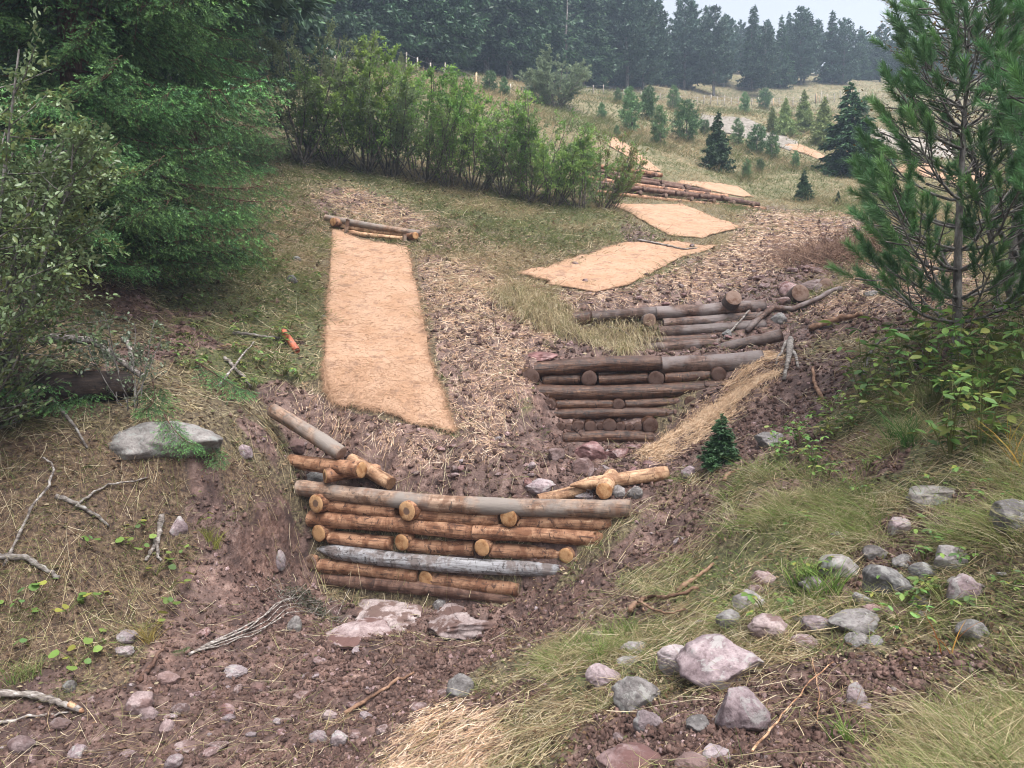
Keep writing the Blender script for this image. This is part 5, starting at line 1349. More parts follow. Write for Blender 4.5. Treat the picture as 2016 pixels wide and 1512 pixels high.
# ---- young pines, spruces and larches on the hill: a few templates, copied
YP = [(.13, .225, .095), (.11, .195, .09), (.155, .255, .105)]
def conifer_mesh(h, seed, reach, kind, pal, crown0=.08, fw=.10, fl=.34, dens=1.0):
    """whole spruce / stone pine / larch built of leaf sized sprays on whorled branches"""
    r = np.random.default_rng(seed); Ps, Ds, Ls, Sh = [], [], [], []; wood = Pile(); z = h * crown0
    step = {'spruce': .36, 'pine': .46, 'larch': .34}[kind] * (h / 14) ** .6
    while z < h * .985:
        f = (z - h * crown0) / (h * (1 - crown0))
        if kind == 'spruce': prof = (1 - f) ** .95 * (.75 + .25 * min(1, f * 8))
        elif kind == 'pine': prof = (1 - f ** 2.2) ** .8 * (.55 + .45 * min(1, f * 3.5))
        else: prof = (1 - f) ** .9
        nb = max(3, int((6 if kind != 'pine' else 6) * dens * (.6 + .6 * prof) + r.random()))
        for _ in range(nb):
            az = r.uniform(0, 6.28); ln = reach * prof * r.uniform(.5, 1.15) + .12 * h / 14
            m = 7; u = np.linspace(0, 1, m); d = np.array([math.cos(az), math.sin(az), 0.])
            if kind == 'spruce': zz = ln * (-.18 * u - .38 * u ** 2 + .38 * u ** 3.2)
            elif kind == 'pine': zz = ln * (.05 * u + .42 * u ** 2 * (.4 + f))
            else: zz = ln * (.05 * u - .05 * u ** 2)
            q = np.array([0, 0, z]) + d * (ln * u)[:, None]; q[:, 2] += zz
            if r.random() < .75: wood.add(*tube(q, .006 * h / 14 + .02 * (1 - u) * ln / reach * h / 14, 3, False))
            nc = max(2, int(ln / fl * 2.8 * dens))
            for j in range(nc):
                uu = .18 + .84 * (j + r.random()) / nc if kind != 'pine' else .35 + .68 * (j + r.random()) / nc
                b = np.array([np.interp(uu, u, q[:, i]) for i in range(3)]); lat = (1 - uu) * ln * .35 + fl * .25
                b = b + np.array([-d[1], d[0], 0]) * r.normal() * lat * .6
                b[2] += r.normal() * fl * .22 + (fl * .2 if kind == 'pine' else -fl * .15)
                kk = 6 if kind != 'pine' else 9
                for _q in range(kk):
                    if kind == 'spruce': dd = d * r.uniform(.1, 1.1) + np.array([-d[1], d[0], 0]) * r.normal() * .7 + np.array([0, 0, r.uniform(-1.0, .35)])
                    elif kind == 'pine': dd = d * r.uniform(0, .9) + r.normal(size=3) * .6 + np.array([0, 0, r.uniform(.1, 1.1)])
                    else: dd = r.normal(size=3) + d * .5
                    Ps.append(b); Ds.append(dd); Ls.append(fl * r.uniform(.55, 1.15)); Sh.append(uu)
        z += step * r.uniform(.8, 1.2)
    for _ in range(24): Ps.append(np.array([0, 0, h * r.uniform(.94, 1.0)])); Ds.append(r.normal(size=3) * .5 + [0, 0, 1.]); Ls.append(fl * .8); Sh.append(1)
    P, D, L, S = np.array(Ps), norm(np.array(Ds)), np.array(Ls), np.array(Sh)
    V, T, t, k = strands(P, D, L, fw * (.6 + .7 * r.random(len(P))), r.normal(size=(len(P), 3)) * .12 - [0, 0, .12 if kind == 'spruce' else 0], 2, shape=[.55, 1.0])
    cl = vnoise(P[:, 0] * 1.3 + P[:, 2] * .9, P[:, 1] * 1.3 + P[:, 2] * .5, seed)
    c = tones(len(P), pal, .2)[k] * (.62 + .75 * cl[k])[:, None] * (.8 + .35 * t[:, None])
    pl = Pile(); pl.add(V, T, c)
    zt = np.linspace(-.6, h * .98, 16); tr = np.stack([.1 * np.sin(zt * .4 + seed), .1 * np.cos(zt * .33), zt], -1)
    tv, tf = tube(tr, (.012 * h + .02) * (1 - .93 * np.maximum(zt, 0) / h), 9); tw = Pile(); tw.add(tv, tf)
    return pl, wood, tw
def conifer(name, h, seed, leafm, barkm, **kw):
    pl, wd, tw = conifer_mesh(h, seed, **kw); o = thing(name, (0, 0, -80), 'x', 'tree')
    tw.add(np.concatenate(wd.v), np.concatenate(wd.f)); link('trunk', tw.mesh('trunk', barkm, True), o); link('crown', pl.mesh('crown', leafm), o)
    return o
SPR = [(.052, .10, .052), (.064, .12, .055), (.042, .082, .046)]
ARV = [(.075, .125, .090), (.062, .108, .080), (.092, .148, .10)]
LAR = [(.19, .24, .095), (.16, .21, .08), (.22, .26, .10)]
T_SPR = [conifer('spruce_tree', 17, 60 + k, spruce_leaf, bark_grey, reach=(3.4, 3.0, 3.7)[k], kind='spruce', pal=SPR, crown0=(.08, .12, .04)[k], fw=.14, fl=.46, dens=1.15) for k in range(3)]
T_ARV = [conifer('stone_pine', 14, 70 + k, pine_leaf, bark_grey, reach=(3.0, 3.4, 2.7)[k], kind='pine', pal=ARV, crown0=(.10, .06, .16)[k], fw=.13, fl=.46) for k in range(3)]
T_PINE = [conifer('pine_tree', (2.2, 2.6, 1.9)[k], 20 + k, pine_leaf, bark_grey, reach=(.62, .60, .66)[k], kind='pine', pal=YP, crown0=.04, fw=.028, fl=.20, dens=1.05) for k in range(3)]
T_YSP = [conifer('spruce_tree', 3.6, 80 + k, spruce_leaf, bark_grey, reach=(1.25, 1.0)[k], kind='spruce', pal=[(.040, .082, .036), (.052, .10, .040)], crown0=.02, fw=.07, fl=.20, dens=1.5) for k in range(2)]
T_LAR = [conifer('larch_tree', 3.6, 90 + k, spruce_leaf, bark_bush, reach=(1.0, 1.2)[k], kind='larch', pal=LAR, crown0=.03, fw=.04, fl=.22, dens=1.5) for k in range(2)]
for o in [o for o in COL.objects if o.name.startswith('spruce_tree') and any(c.name.startswith('bough') for c in o.children)]:
    link('crown', T_SPR[0].children[1].data if 'crown' in T_SPR[0].children[1].name else T_SPR[0].children[0].data, o, Matrix.Translation((0, 0, 4.3)) @ Matrix.Diagonal((1.2, 1.2, .62, 1)))  # upper crown out of view, added dense to shade the boughs below
_used = set()
def put(tpls, i, loc, rot, sc, label, group):
    t = tpls[i % len(tpls)]
    if id(t) not in _used:
        _used.add(id(t)); t.location = [float(a) for a in loc]; t.rotation_euler = (0, 0, rot); t.scale = sc if isinstance(sc, tuple) else (sc,) * 3
        t['label'] = label
        if group: t['group'] = group
        return t
    return copy_thing(t, loc, rot, sc, label, group)

# young trees placed one by one: column, row of the foot, height in the picture, kind, label
YT = [(1184,237,34,'p','tiny pine low in the dry grass right of the big willow'),(1240,262,88,'p','slender young pine left of the pair of broad young pines'),(1276,236,62,'p','bushy young pine just below the forest edge, left one of a pair'),
 (1326,218,48,'p','broad young pine just below the forest edge, right one of a pair'),(1298,288,78,'p','young pine leaning among dry grass between two taller pines'),(1350,280,80,'p','young pine with clear upright leader left of the dark young spruce'),
 (1412,335,112,'s','dark narrow young spruce standing alone in the middle of the hill'),(1452,290,56,'p','thin young pine right of the dark narrow spruce'),(1491,305,58,'p','young pine above the tiny orange logs on the hill'),(1521,314,54,'p','small round young pine beside the tiny orange logs on the hill'),
 (1470,355,42,'p','sparse little pine low in the yellow grass'),(1496,338,26,'p','stubby little pine bush in the yellow grass'),(1582,398,64,'s','small cone shaped spruce at the edge of the strawy soil'),(1566,332,36,'p','thin little pine under the end of the tan mat'),
 (1672,342,172,'s','tall dense dark spruce left of the right hand pine'),(1546,268,74,'l','left larch of the yellow green larch clump'),(1582,262,82,'l','middle larch of the yellow green larch clump'),(1622,285,92,'l','right larch of the yellow green larch clump, beside the dense spruce'),
 (1520,262,52,'l','small larch at the left foot of the larch clump'),(1466,226,44,'p','blue green young pine touching the far fence'),(1420,300,36,'p','small pine right behind the dark narrow spruce'),(1700,232,40,'p','far young pine above the dense dark spruce'),
 (1780,225,44,'p','far young pine behind the right hand pine'),(1388,266,30,'p','tiny pine at the left end of the pale net'),(1214,272,26,'p','tiny pine beside the slender young pine'),(1650,404,30,'s','tiny spruce at the right hand pine'),
 (965,185,44,'p','young pine on the crest left of the big willow'),(992,193,40,'p','round young pine on the crest touching the big willow'),(735,135,74,'l','lone young larch on the crest above the bushes'),(790,142,40,'l','small larch peeping over the willow bushes'),
 (1216,204,30,'p','small pine on the crest by the far fence posts'),(1240,208,34,'p','second small pine on the crest by the far fence posts'),(1505,215,40,'p','young pine in front of the pale far fence stakes')]
for i, (x, y, hp, kd, lab) in enumerate(YT):
    P = ground(np.array([x]), np.array([y]))[0]; hh = hp / F * P[1]
    tp, h0 = {'p': (T_PINE, (2.2, 2.6, 1.9)[i % 3]), 's': (T_YSP, 3.6), 'l': (T_LAR, 3.6)}[kd]
    wd = 1.35 if kd == 's' and hp > 150 else 1.05
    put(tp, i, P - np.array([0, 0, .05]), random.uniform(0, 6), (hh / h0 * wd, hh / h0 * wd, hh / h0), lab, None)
Pt = np.concatenate([ground(np.array([float(a[0])]), np.array([float(a[1])])) for a in YT]); kk_ = np.repeat(np.arange(len(Pt)), 60); Pt = Pt[kk_] + rng.normal(size=(len(kk_), 3)) * [.45, .45, 0]; Pt[:, 2] = H(Pt[:, 0], Pt[:, 1])
grass_obj('hill_grass', grass('g', Pt, FD + FG, .25, .6, .009, tuft=5, spread=.12))
# the forest wall
FOREST = []
r_ = np.random.default_rng(77)
for x in np.arange(545, 1130, 34): FOREST.append((x + r_.uniform(-14, 14), r_.uniform(2, 14) + np.interp(x, (645, 930, 1180), (50, 62, 80)), 's', r_.uniform(.85, 1.25)))
for x in np.arange(560, 1130, 60): FOREST.append((x + r_.uniform(-20, 20), r_.uniform(20, 34) + np.interp(x, (645, 930, 1180), (50, 62, 80)), 's', r_.uniform(.95, 1.4)))
for x in np.arange(-60, 545, 80): FOREST.append((x + r_.uniform(-20, 20), r_.uniform(27, 50), 's', r_.uniform(.9, 1.3)))
for x in np.arange(1150, 2080, 31): FOREST.append((x + r_.uniform(-16, 16), r_.uniform(2, 12) + np.interp(x, (1180, 1500, 1800, 2016), (80, 95, 108, 114)), 'a', np.interp(x, (1150, 1260, 1290, 1600, 1720, 1800, 1900), (1.05, 1.0, .76, .72, .58, .50, .60)) * r_.uniform(.85, 1.08)))
for x in np.arange(1140, 2080, 34): FOREST.append((x + r_.uniform(-20, 20), r_.uniform(14, 26) + np.interp(x, (1180, 1500, 1800, 2016), (80, 95, 108, 114)), 'a', np.interp(x, (1140, 1250, 1290, 1600, 1720, 1800, 1900), (1.05, .95, .66, .62, .50, .44, .5)) * r_.uniform(.85, 1.1)))
for x in np.arange(1120, 2120, 36): FOREST.append((x + r_.uniform(-20, 20), r_.uniform(28, 46) + np.interp(x, (1180, 1500, 1800, 2016), (80, 95, 108, 114)), 'a', np.interp(x, (1140, 1250, 1290, 1600, 1720, 1800, 1900), (1.0, .8, .54, .50, .40, .36, .42)) * r_.uniform(.85, 1.1)))
for i, (x, Y, kd, s) in enumerate(FOREST):
    X = (x - CXP) / F * Y; P = (X, Y, H(X, Y) - .2)
    if kd == 's': lab, grp, tp = ('dark spruce in the shady forest wall above the willow bushes', 'spruces of the forest wall', T_SPR) if x > 545 else ('dark spruce deep in the wood behind the big left spruce', 'spruces behind the left group', T_SPR)
    else:
        lab, grp, tp = 'hazy blue green stone pine in the forest wall above the far fence', 'stone pines of the far forest wall', T_ARV
        if i % 5 in (1, 3): lab, grp, tp = 'slim dark spruce among the hazy pines above the far fence', 'spruces among the far pines', T_SPR; s *= .86
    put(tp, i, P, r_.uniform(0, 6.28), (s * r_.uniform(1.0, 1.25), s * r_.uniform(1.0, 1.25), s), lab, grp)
# bare dead trunk at the gap
X = (1113 - CXP) / F * 74; P = np.array([X, 74, H(X, 74)])
o = thing('dead_tree', P, 'thin bare dead spruce with twiggy branches against the sky gap', 'tree'); z = np.linspace(-.3, 14, 12)
tv, tf = tube(np.stack([.06 * np.sin(z), z * 0, z], -1), .13 * (1 - z / 16), 7); pl = Pile(); pl.add(tv, tf)
for k in range(60):
    zz = rng.uniform(3, 14); a = rng.uniform(0, 6.28); l = rng.uniform(.5, 1.6) * (1.2 - zz / 16)
    pl.add(*tube(bend_path((0, 0, zz), (math.cos(a) * l, math.sin(a) * l, zz - .25 * l + rng.normal() * .15), 4, wob=.03), np.linspace(.025, .008, 4), 3, False))
link('trunk', pl.mesh('trunk', bark_grey, True), o)

# ---- willow and alder bushes
LEAF4 = (np.array([(0, 0, 0), (.45, .26, .06), (1, 0, -.03), (.45, -.26, .06)]), np.array([(0, 2, 1), (0, 3, 2)]))
LEAF6 = (np.array([(0, 0, 0), (.28, .20, .05), (.68, .22, .04), (1, 0, -.06), (.68, -.22, .04), (.28, -.20, .05), (.48, 0, -.02)]), np.array([(0, 6, 1), (1, 6, 2), (2, 6, 3), (3, 6, 4), (4, 6, 5), (5, 6, 0)]))
def bush_mesh(h, spread, seed, nst, nleaf, ll, pal, leaf=LEAF4, base=.30, lean=(0, 0), sub=9, top=.75, wr=.022):
    r = np.random.default_rng(seed); wood = Pile(); tips = []
    for k in range(nst):
        az = r.uniform(0, 6.28); out = spread * r.uniform(.25, 1.0); hh = h * r.uniform(.72, 1.05) * (1 - .38 * (out / spread) ** 2); m = 10; u = np.linspace(0, 1, m)
        d = np.array([math.cos(az), math.sin(az)])
        q = np.zeros((m, 3)); q[:, :2] = d * (out * (u ** .85))[:, None] + r.uniform(-.12, .12, 2) * spread + np.array(lean) * (u ** 1.4)[:, None]; q[:, 2] = hh * (u ** 1.15) - .1
        q[1:] += np.cumsum(r.normal(size=(m - 1, 3)) * .025 * h / 3, 0)
        wood.add(*tube(q, wr * h / 3.5 * (1 - .8 * u) + .003, 5, False))
        for j in range(sub):
            uu = r.uniform(base, .98); b = np.array([np.interp(uu, u, q[:, i]) for i in range(3)]); a2 = az + r.normal() * 1.0
            l = h * r.uniform(.10, .26) * (1.2 - uu * .6); dd = np.array([math.cos(a2), math.sin(a2), r.uniform(.1, 1.2)]); dd /= np.linalg.norm(dd)
            e = b + dd * l; mid = (b + e) / 2 + r.normal(size=3) * .04 * l; p3 = np.stack([b, mid, e]); wood.add(*tube(p3, [.007 * h / 3.5, .005 * h / 3.5, .003], 3, False)); tips.append(p3)
            if uu > .4:
                for _ in range(2):
                    u3 = r.uniform(.3, .9); bb = p3[0] + (p3[2] - p3[0]) * u3; d3 = dd + r.normal(size=3) * .7; e3 = bb + norm(d3) * l * .55
                    tips.append(np.stack([bb, (bb + e3) / 2, e3]))
    tips = np.array(tips); n = nleaf; k = r.integers(0, len(tips), n); u = r.random(n) ** .8
    P = tips[k, 0] + (tips[k, 2] - tips[k, 0]) * u[:, None] + r.normal(size=(n, 3)) * .022 * h / 3
    ax = norm(tips[k, 2] - tips[k, 0]) + r.normal(size=(n, 3)) * .7; up = np.array([0, 0, 1.]) + r.normal(size=(n, 3)) * .55
    R = frames(ax, up); V, T = inst(leaf[0], leaf[1], P, R, ll * r.uniform(.6, 1.25, n))
    br = tones(len(tips), pal, .18)[k] * .75 + tones(n, pal, .2) * .25
    fol = Pile(); fol.add(V, T, np.repeat(br , len(leaf[0]), 0))
    return fol, wood
BP1 = [(.14, .27, .06), (.175, .31, .07), (.115, .225, .055), (.22, .34, .08)]
BP2 = [(.17, .215, .10), (.20, .24, .12), (.14, .18, .085)]
BP3 = [(.22, .33, .085), (.27, .36, .09), (.17, .275, .065)]
BP4 = [(.20, .25, .15), (.24, .29, .175), (.18, .225, .135)]
def bush_t(label, h, spread, seed, nst, nleaf, ll, pal, mat=bush_leaf, **kw):
    f, w = bush_mesh(h, spread, seed, nst, nleaf, ll, pal, **kw); o = thing('willow_bush', (0, 0, -90), label, 'bush')
    link('stems', w.mesh('stems', bark_bush, True), o); link('foliage', f.mesh('foliage', mat), o); return o
T_B = [bush_t('x', 3.7, 1.9, 201, 15, 13000, .080, BP1, base=.22, sub=13), bush_t('x', 3.7, 1.8, 202, 15, 13000, .075, BP2, base=.22, sub=13), bush_t('x', 3.7, 1.9, 203, 14, 12500, .080, BP3, base=.25, sub=13), bush_t('x', 3.6, 2.1, 204, 17, 13000, .075, BP1 + BP2, base=.2, sub=13)]
T_B.append(bush_t('x', 3.4, 2.0, 205, 20, 13000, .075, BP1 + [(.22, .17, .07), (.26, .20, .08), (.18, .20, .07)], base=.12, sub=14))
BUSH = [(598,322,270,1,'leftmost tall green willow bush beside the spruce boughs'),(655,332,215,0,'willow bush with bright green top under the left fence posts'),(715,340,232,2,'yellow green willow bush rising below the lone young larch'),
 (775,350,220,1,'dull green willow bush in the middle left of the row'),(830,358,225,0,'willow bush with fresh green leaves in the middle of the row'),(885,368,200,3,'dense mixed green willow bush right of the middle of the row'),
 (938,378,205,2,'willow bush with light tips and many thin bare stems'),(990,388,190,1,'grey green willow bush with leaning bare stems'),(1042,398,185,3,'willow bush with a dark leafy head over forked stems'),
 (1090,406,170,2,'thin yellowish willow bush near the right end of the row'),(1190,414,160,4,'rounded reddish green willow bush before the left half of the long crib wall'),(1140,412,150,3,'low spreading willow bush in front of the left end of the long crib wall')]
for i, (x, y, hp, t, lab) in enumerate(BUSH):
    P = ground(np.array([x]), np.array([y]))[0]; s = hp * (1.0, .86, 1.06, .92, 1.04, .84, 1.06, .9, 1.05, .95, 1, 1)[i] / F * P[1] / 3.4
    put([T_B[t]], 0, P, random.uniform(0, 6), (s * 1.0, s * 1.0, s), lab, None)
P = ground(np.array([1092.]), np.array([214.]))[0]; hh = 108 / F * P[1]
o = bush_t('big round grey green willow standing alone on the crest', hh, hh * .62, 209, 30, 26000, .13, BP4, base=.15, sub=16); o.location = P
# undergrowth bush behind the first row on the slope
for i, (x, y, hp, lab) in enumerate([(700,215,90,'low bright bush on the slope behind the left willows'),(800,225,85,'low bright bush on the slope behind the middle willows'),(905,240,80,'low bright bush on the slope behind the dense willow'),(1030,330,70,'low yellowish bush behind the leaning willow stems')]):
    P = ground(np.array([x]), np.array([y]))[0]; s = hp / F * P[1] / 3.4; copy_thing(T_B[2 if i % 2 else 0], P, random.uniform(0, 6), s, lab)
# grey leaved willow in the left foreground
f, w = bush_mesh(4.7, 1.25, 301, 22, 27000, .066, [(.13, .20, .085), (.11, .175, .07), (.16, .235, .11), (.13, .18, .05)], leaf=LEAF6, base=.06, lean=(.35, -.15), sub=20)
o = thing('willow_shrub', (-6.05, 8.3, H(-6.05, 8.3) - .1), 'grey leaved willow shrub filling the left edge of the picture', 'bush')
link('stems', w.mesh('stems', bark_grey, True), o); link('foliage', f.mesh('foliage', grey_leaf), o)
f, w = bush_mesh(1.5, .75, 302, 9, 1100, .055, [(.12, .16, .10), (.10, .14, .07), (.15, .18, .11)], leaf=LEAF6, base=.25, sub=8, wr=.012)
P = ground(np.array([255.]), np.array([800.]))[0]
o = thing('leafy_shrub', P, 'thin leafy shrub with pale round leaves above the grey rock slab', 'bush'); link('stems', w.mesh('stems', bark_grey), o); link('foliage', f.mesh('foliage', grey_leaf), o)
# ------------------------------------------------------------------ sticks, roots, brush
def stick(px, w, mat, label, name='stick', cat='stick', lift=0.0, forks=(), end=None, taper=.45, wob=.006):
    """px: points in the photograph that the stick lies along; w: thickness there; forks: further polylines"""
    pl = Pile(); base = None; ends = []
    for line, ww in ((px, w), *forks):
        q = np.array(line, float); g = ground(q[:, 0], q[:, 1]); n = max(8, 5 * len(q))
        t = np.linspace(0, len(q) - 1, n); P = np.stack([np.interp(t, np.arange(len(q)), g[:, k]) for k in range(3)], -1)
        for _ in range(2): P[1:-1] = (P[:-2] + P[1:-1] * 2 + P[2:]) / 4
        Wm = ww / F * P[:, 1].mean() / 2
        P[:, 2] = np.maximum(P[:, 2], H(P[:, 0], P[:, 1])) + Wm * .6 + (np.array(lift) if np.ndim(lift) == 0 else np.interp(np.linspace(0, 1, n), np.linspace(0, 1, len(lift)), lift))
        P[1:-1] += rng.normal(size=(n - 2, 3)) * wob
        if base is None: base = P[n // 2].copy()
        pl.add(*tube(P - base, Wm * (1 - taper * np.linspace(0, 1, n)) * (1 + .12 * rng.normal(size=n)), 9)); ends.append((P - base, Wm))
    o = thing(name, base, label, cat, data=pl.mesh(name, mat, True))
    if end is not None:
        P, Wm = ends[0]; e, d = P[-1], P[-1] - P[-2]
        tv, tf = tube(np.stack([e - norm(d) * .14, e, e + norm(d) * .03]), np.array([Wm * .72, Wm * .60, Wm * .25]), 9); tw = Pile(); tw.add(tv, tf)
        link('bare_end', tw.mesh('bare_end', end, True), o)
    return o
stick([(-30,1376),(60,1378),(110,1392),(160,1410)], 17, dead_wood, 'thick pale dead branch with an orange broken end, left of the stream bed', 'dead_branch', 'branch', end=M_pale, lift=.03)
stick([(-20,1430),(70,1412),(135,1405)], 7, dead_wood, 'thin grey stick below the thick pale dead branch')
stick([(272,1345),(300,1318),(325,1290)], 11, M_muddy, 'broken brown root poking from the foot of the left bank', 'root', 'root', lift=(.0, .03, .10))
stick([(318,1036),(312,1070),(287,1108)], 12, dead_wood, 'forked pale dead branch standing in the left bank', 'dead_branch', 'branch', lift=(.12, .03, .0), forks=[([(306,1082),(316,1108)], 8)])
stick([(-20,1103),(60,1112),(118,1147)], 15, dead_wood, 'dark lichen crusted branch lying on the left bank edge', 'dead_branch', 'branch', lift=.03)
stick([(8,1120),(45,1060),(95,1000),(108,955),(84,912)], 6, dead_wood, 'long thin arching dead twig on the left bank', lift=(.02, .12, .2, .2, .05))
stick([(150,1008),(200,968),(290,950)], 5, dead_wood, 'thin dark twig in the brown grass of the left bank', lift=.05)
stick([(110,985),(165,1010),(215,1045)], 10, dead_wood, 'dark broken branch among brown grass on the left bank', lift=.03)
stick([(82,733),(150,735),(205,748),(282,785)], 20, dead_wood, 'silvery dead branch with lichen over the dark hollow under the spruce', 'dead_branch', 'branch', lift=(.35, .40, .38, .25), forks=[([(245,722),(262,760)], 11)])
stick([(55,790),(96,815),(172,890)], 9, dead_wood, 'dead twig slanting down from the hollow to the left end of the rock slab', lift=(.15, .2, .03))
stick([(430,765),(500,706)], 5, dead_wood, 'thin straight pale twig above the fallen spruce sprays', lift=(.02, .25))
stick([(442,710),(470,738),(494,768)], 9, dead_wood, 'crooked grey stick right of the fallen spruce sprays', lift=.03)
stick([(458,662),(505,668),(560,672)], 8, dead_wood, 'dark stick lying in grass left of the orange pipe', lift=.03)
stick([(435,683),(480,680),(515,690)], 5, root_wood, 'brown twig lying below the dark stick in the grass')
stick([(678,1410),(740,1372),(815,1330)], 8, root_wood, 'long brown stick lying slanting across the stream bed', taper=.3, lift=.02)
stick([(1470,662),(1560,618),(1655,577)], 11, M_old, 'long pale pole slanting up the right side of the rotting dam', 'pole', 'pole', taper=.15, lift=.06)
stick([(1592,658),(1640,642),(1698,630)], 15, root_wood, 'torn pale root sticking out of the soil under the right hand pine', 'root', 'root', lift=.06)
stick([(1556,690),(1552,725),(1543,752)], 13, dead_wood, 'forked grey root stub on the soil right of the middle dam', 'root', 'root', lift=(.18, .10, .0), forks=[([(1552,700),(1572,728)], 9), ([(1548,695),(1528,722)], 8)])
stick([(1702,752),(1712,708),(1760,676),(1850,662)], 8, dead_wood, 'pale root bending out of the bank at the foot of the right hand pine', 'root', 'root', lift=(.0, .10, .16, .1))
stick([(1620,790),(1602,760),(1600,735)], 9, root_wood, 'short brown root stub on the right slope soil', 'root', 'root', lift=(.0, .04, .08))
stick([(1240,1228),(1256,1205),(1275,1190),(1320,1196),(1375,1182)], 11, root_wood, 'torn reddish root with frayed ends on the right bank soil', 'root', 'root', lift=(.10, .06, .05, .07, .10), forks=[([(1256,1208),(1310,1222),(1350,1224)], 6), ([(1262,1200),(1268,1225)], 5)])
stick([(1330,1172),(1365,1150),(1405,1118)], 10, root_wood, 'brown stick on the soil above the torn reddish root', lift=.03)
stick([(1255,478),(1310,488),(1345,497),(1372,494)], 5, dead_wood, 'dark twig lying across the top corner of the flat gully mat', lift=.06)
stick([(1425,955),(1440,938),(1455,930)], 8, root_wood, 'short curved root at the edge of the long grass on the right bank', 'root', 'root', lift=.03)
stick([(1480,1500),(1560,1400),(1640,1320)], 4, M_pale, 'long pale dry stem lying across bare soil at the bottom right', taper=.3, lift=.05)
stick([(1600,1310),(1612,1370),(1608,1440)], 3, M_pale, 'thin pale dry stem on bare soil crossing the longer stem', taper=.3, lift=.04)
stick([(1195,655),(1240,672)], 5, dead_wood, 'twig caught in the grass below the rotting dam', lift=.1)
stick([(1425,668),(1475,628)], 5, dead_wood, 'thin bare twig leaning over the rotting logs', lift=(.0, .15))
p_, q_ = on_plane(1393, 692, N3, C3 - 1.0), on_plane(1540, 660, N3, C3 - 1.25)
o = add_log(p_, q_, .085, .115, M_old, None, (G_old, None), ('point', None), 'fallen_log', (0, 0, 0), rough=.13)
o['label'] = 'rotten fallen log lying slantwise at the right end of the rotting dam'; o['category'] = 'log'
A, B = ground(np.array([70., 255.]), np.array([800., 782.])); A[2] += .18; B[2] += .16
o = add_log(A, B, .22, .17, bark_log_mat('rotten_wood', (.035, .022, .017), (.010, .007, .006), (.09, .058, .042)), None, (G_wet, G_wet), (None, None), 'rotten_log', (0, 0, 0), rough=.14)
o['label'] = 'dark rotten hollow log under the spruce above the grey rock slab'; o['category'] = 'log'
# cut branches with wilted leaves at the foot of the front dam
def leafy_heap(center, spread, n, ll, pal, mat, hgt):
    P = np.tile(center, (n, 1)) + rng.normal(size=(n, 3)) * np.array([spread, spread * .7, 0]); P[:, 2] = H(P[:, 0], P[:, 1]) + hgt * rng.random(n) * np.exp(-((P[:, :2] - center[:2]) ** 2).sum(1) / (2 * spread ** 2))
    R = frames(rdir(n), rdir(n) * .7 + [0, 0, 1]); V, T = inst(*LEAF4, P, R, ll * rng.uniform(.6, 1.3, n)); return V, np.asarray(T), np.repeat(tones(n, pal, .2), 4, 0)
g = ground(np.array([372., 440., 520., 600., 640.]), np.array([1294., 1268., 1238., 1205., 1185.]))
pl = Pile()
for k in range(5):
    P = np.stack([np.interp(np.linspace(0, 4, 14), np.arange(5), g[:, j]) for j in range(3)], -1); off = rng.normal(size=3) * np.array([.06, .06, .0]); P += off * np.linspace(0, 1, 14)[:, None] * 2.4
    P[:, 2] = H(P[:, 0], P[:, 1]) + .03 + rng.random() * .08 * np.linspace(0, 1, 14); pl.add(*tube(P - g[2], np.linspace(.016 if k < 2 else .010, .003, 14), 6))
for k in range(60):
    c0 = g[3] + rng.normal(size=3) * [.22, .18, 0]; c0[2] = H(c0[0], c0[1]) + .02; e = c0 + rng.normal(size=3) * [.2, .2, .0] + [0, 0, rng.uniform(.02, .16)]; pl.add(*tube(np.stack([c0, (c0 + e) / 2 + [0, 0, .02], e]) - g[2], [.004, .003, .002], 3, False))
o = thing('cut_branch', g[2], 'bundle of cut branches with wilted leaves lying left of the front dam foot', 'branch', data=pl.mesh('cut_branch', dead_wood, True))
V, T, c = leafy_heap(g[3] + (g[4] - g[3]) * .3, .24, 900, .045, [(.085, .085, .055), (.065, .070, .040), (.11, .10, .07)], herb_leaf, .22); q = Pile(); q.add(V - g[2], T, c); link('leaves', q.mesh('leaves', herb_leaf), o)
# dead brown brush
c0 = ground(np.array([1648.]), np.array([510.]))[0]; pl = Pile()
for k in range(1100):
    b = c0 + rng.normal(size=3) * [.75, .5, 0]; b[2] = H(b[0], b[1]); d = rng.normal(size=3) * [.8, .5, .25] + [.1, 0, .45]; l = rng.uniform(.25, .9); e = b + d * l
    m = (b + e) / 2 + rng.normal(size=3) * .06; pl.add(*tube(np.stack([b, m, e]) - c0, [.008, .006, .003], 3, False))
brush_m = simple_mat('dead_brush', [(.3, (.060, .034, .024)), (.5, (.13, .075, .052)), (.72, (.25, .16, .115))], 6, 5, .9, 0)
thing('brush_pile', c0, 'heap of dead reddish brown brushwood left of the right hand pine', 'brushwood', data=pl.mesh('brush_pile', brush_m))
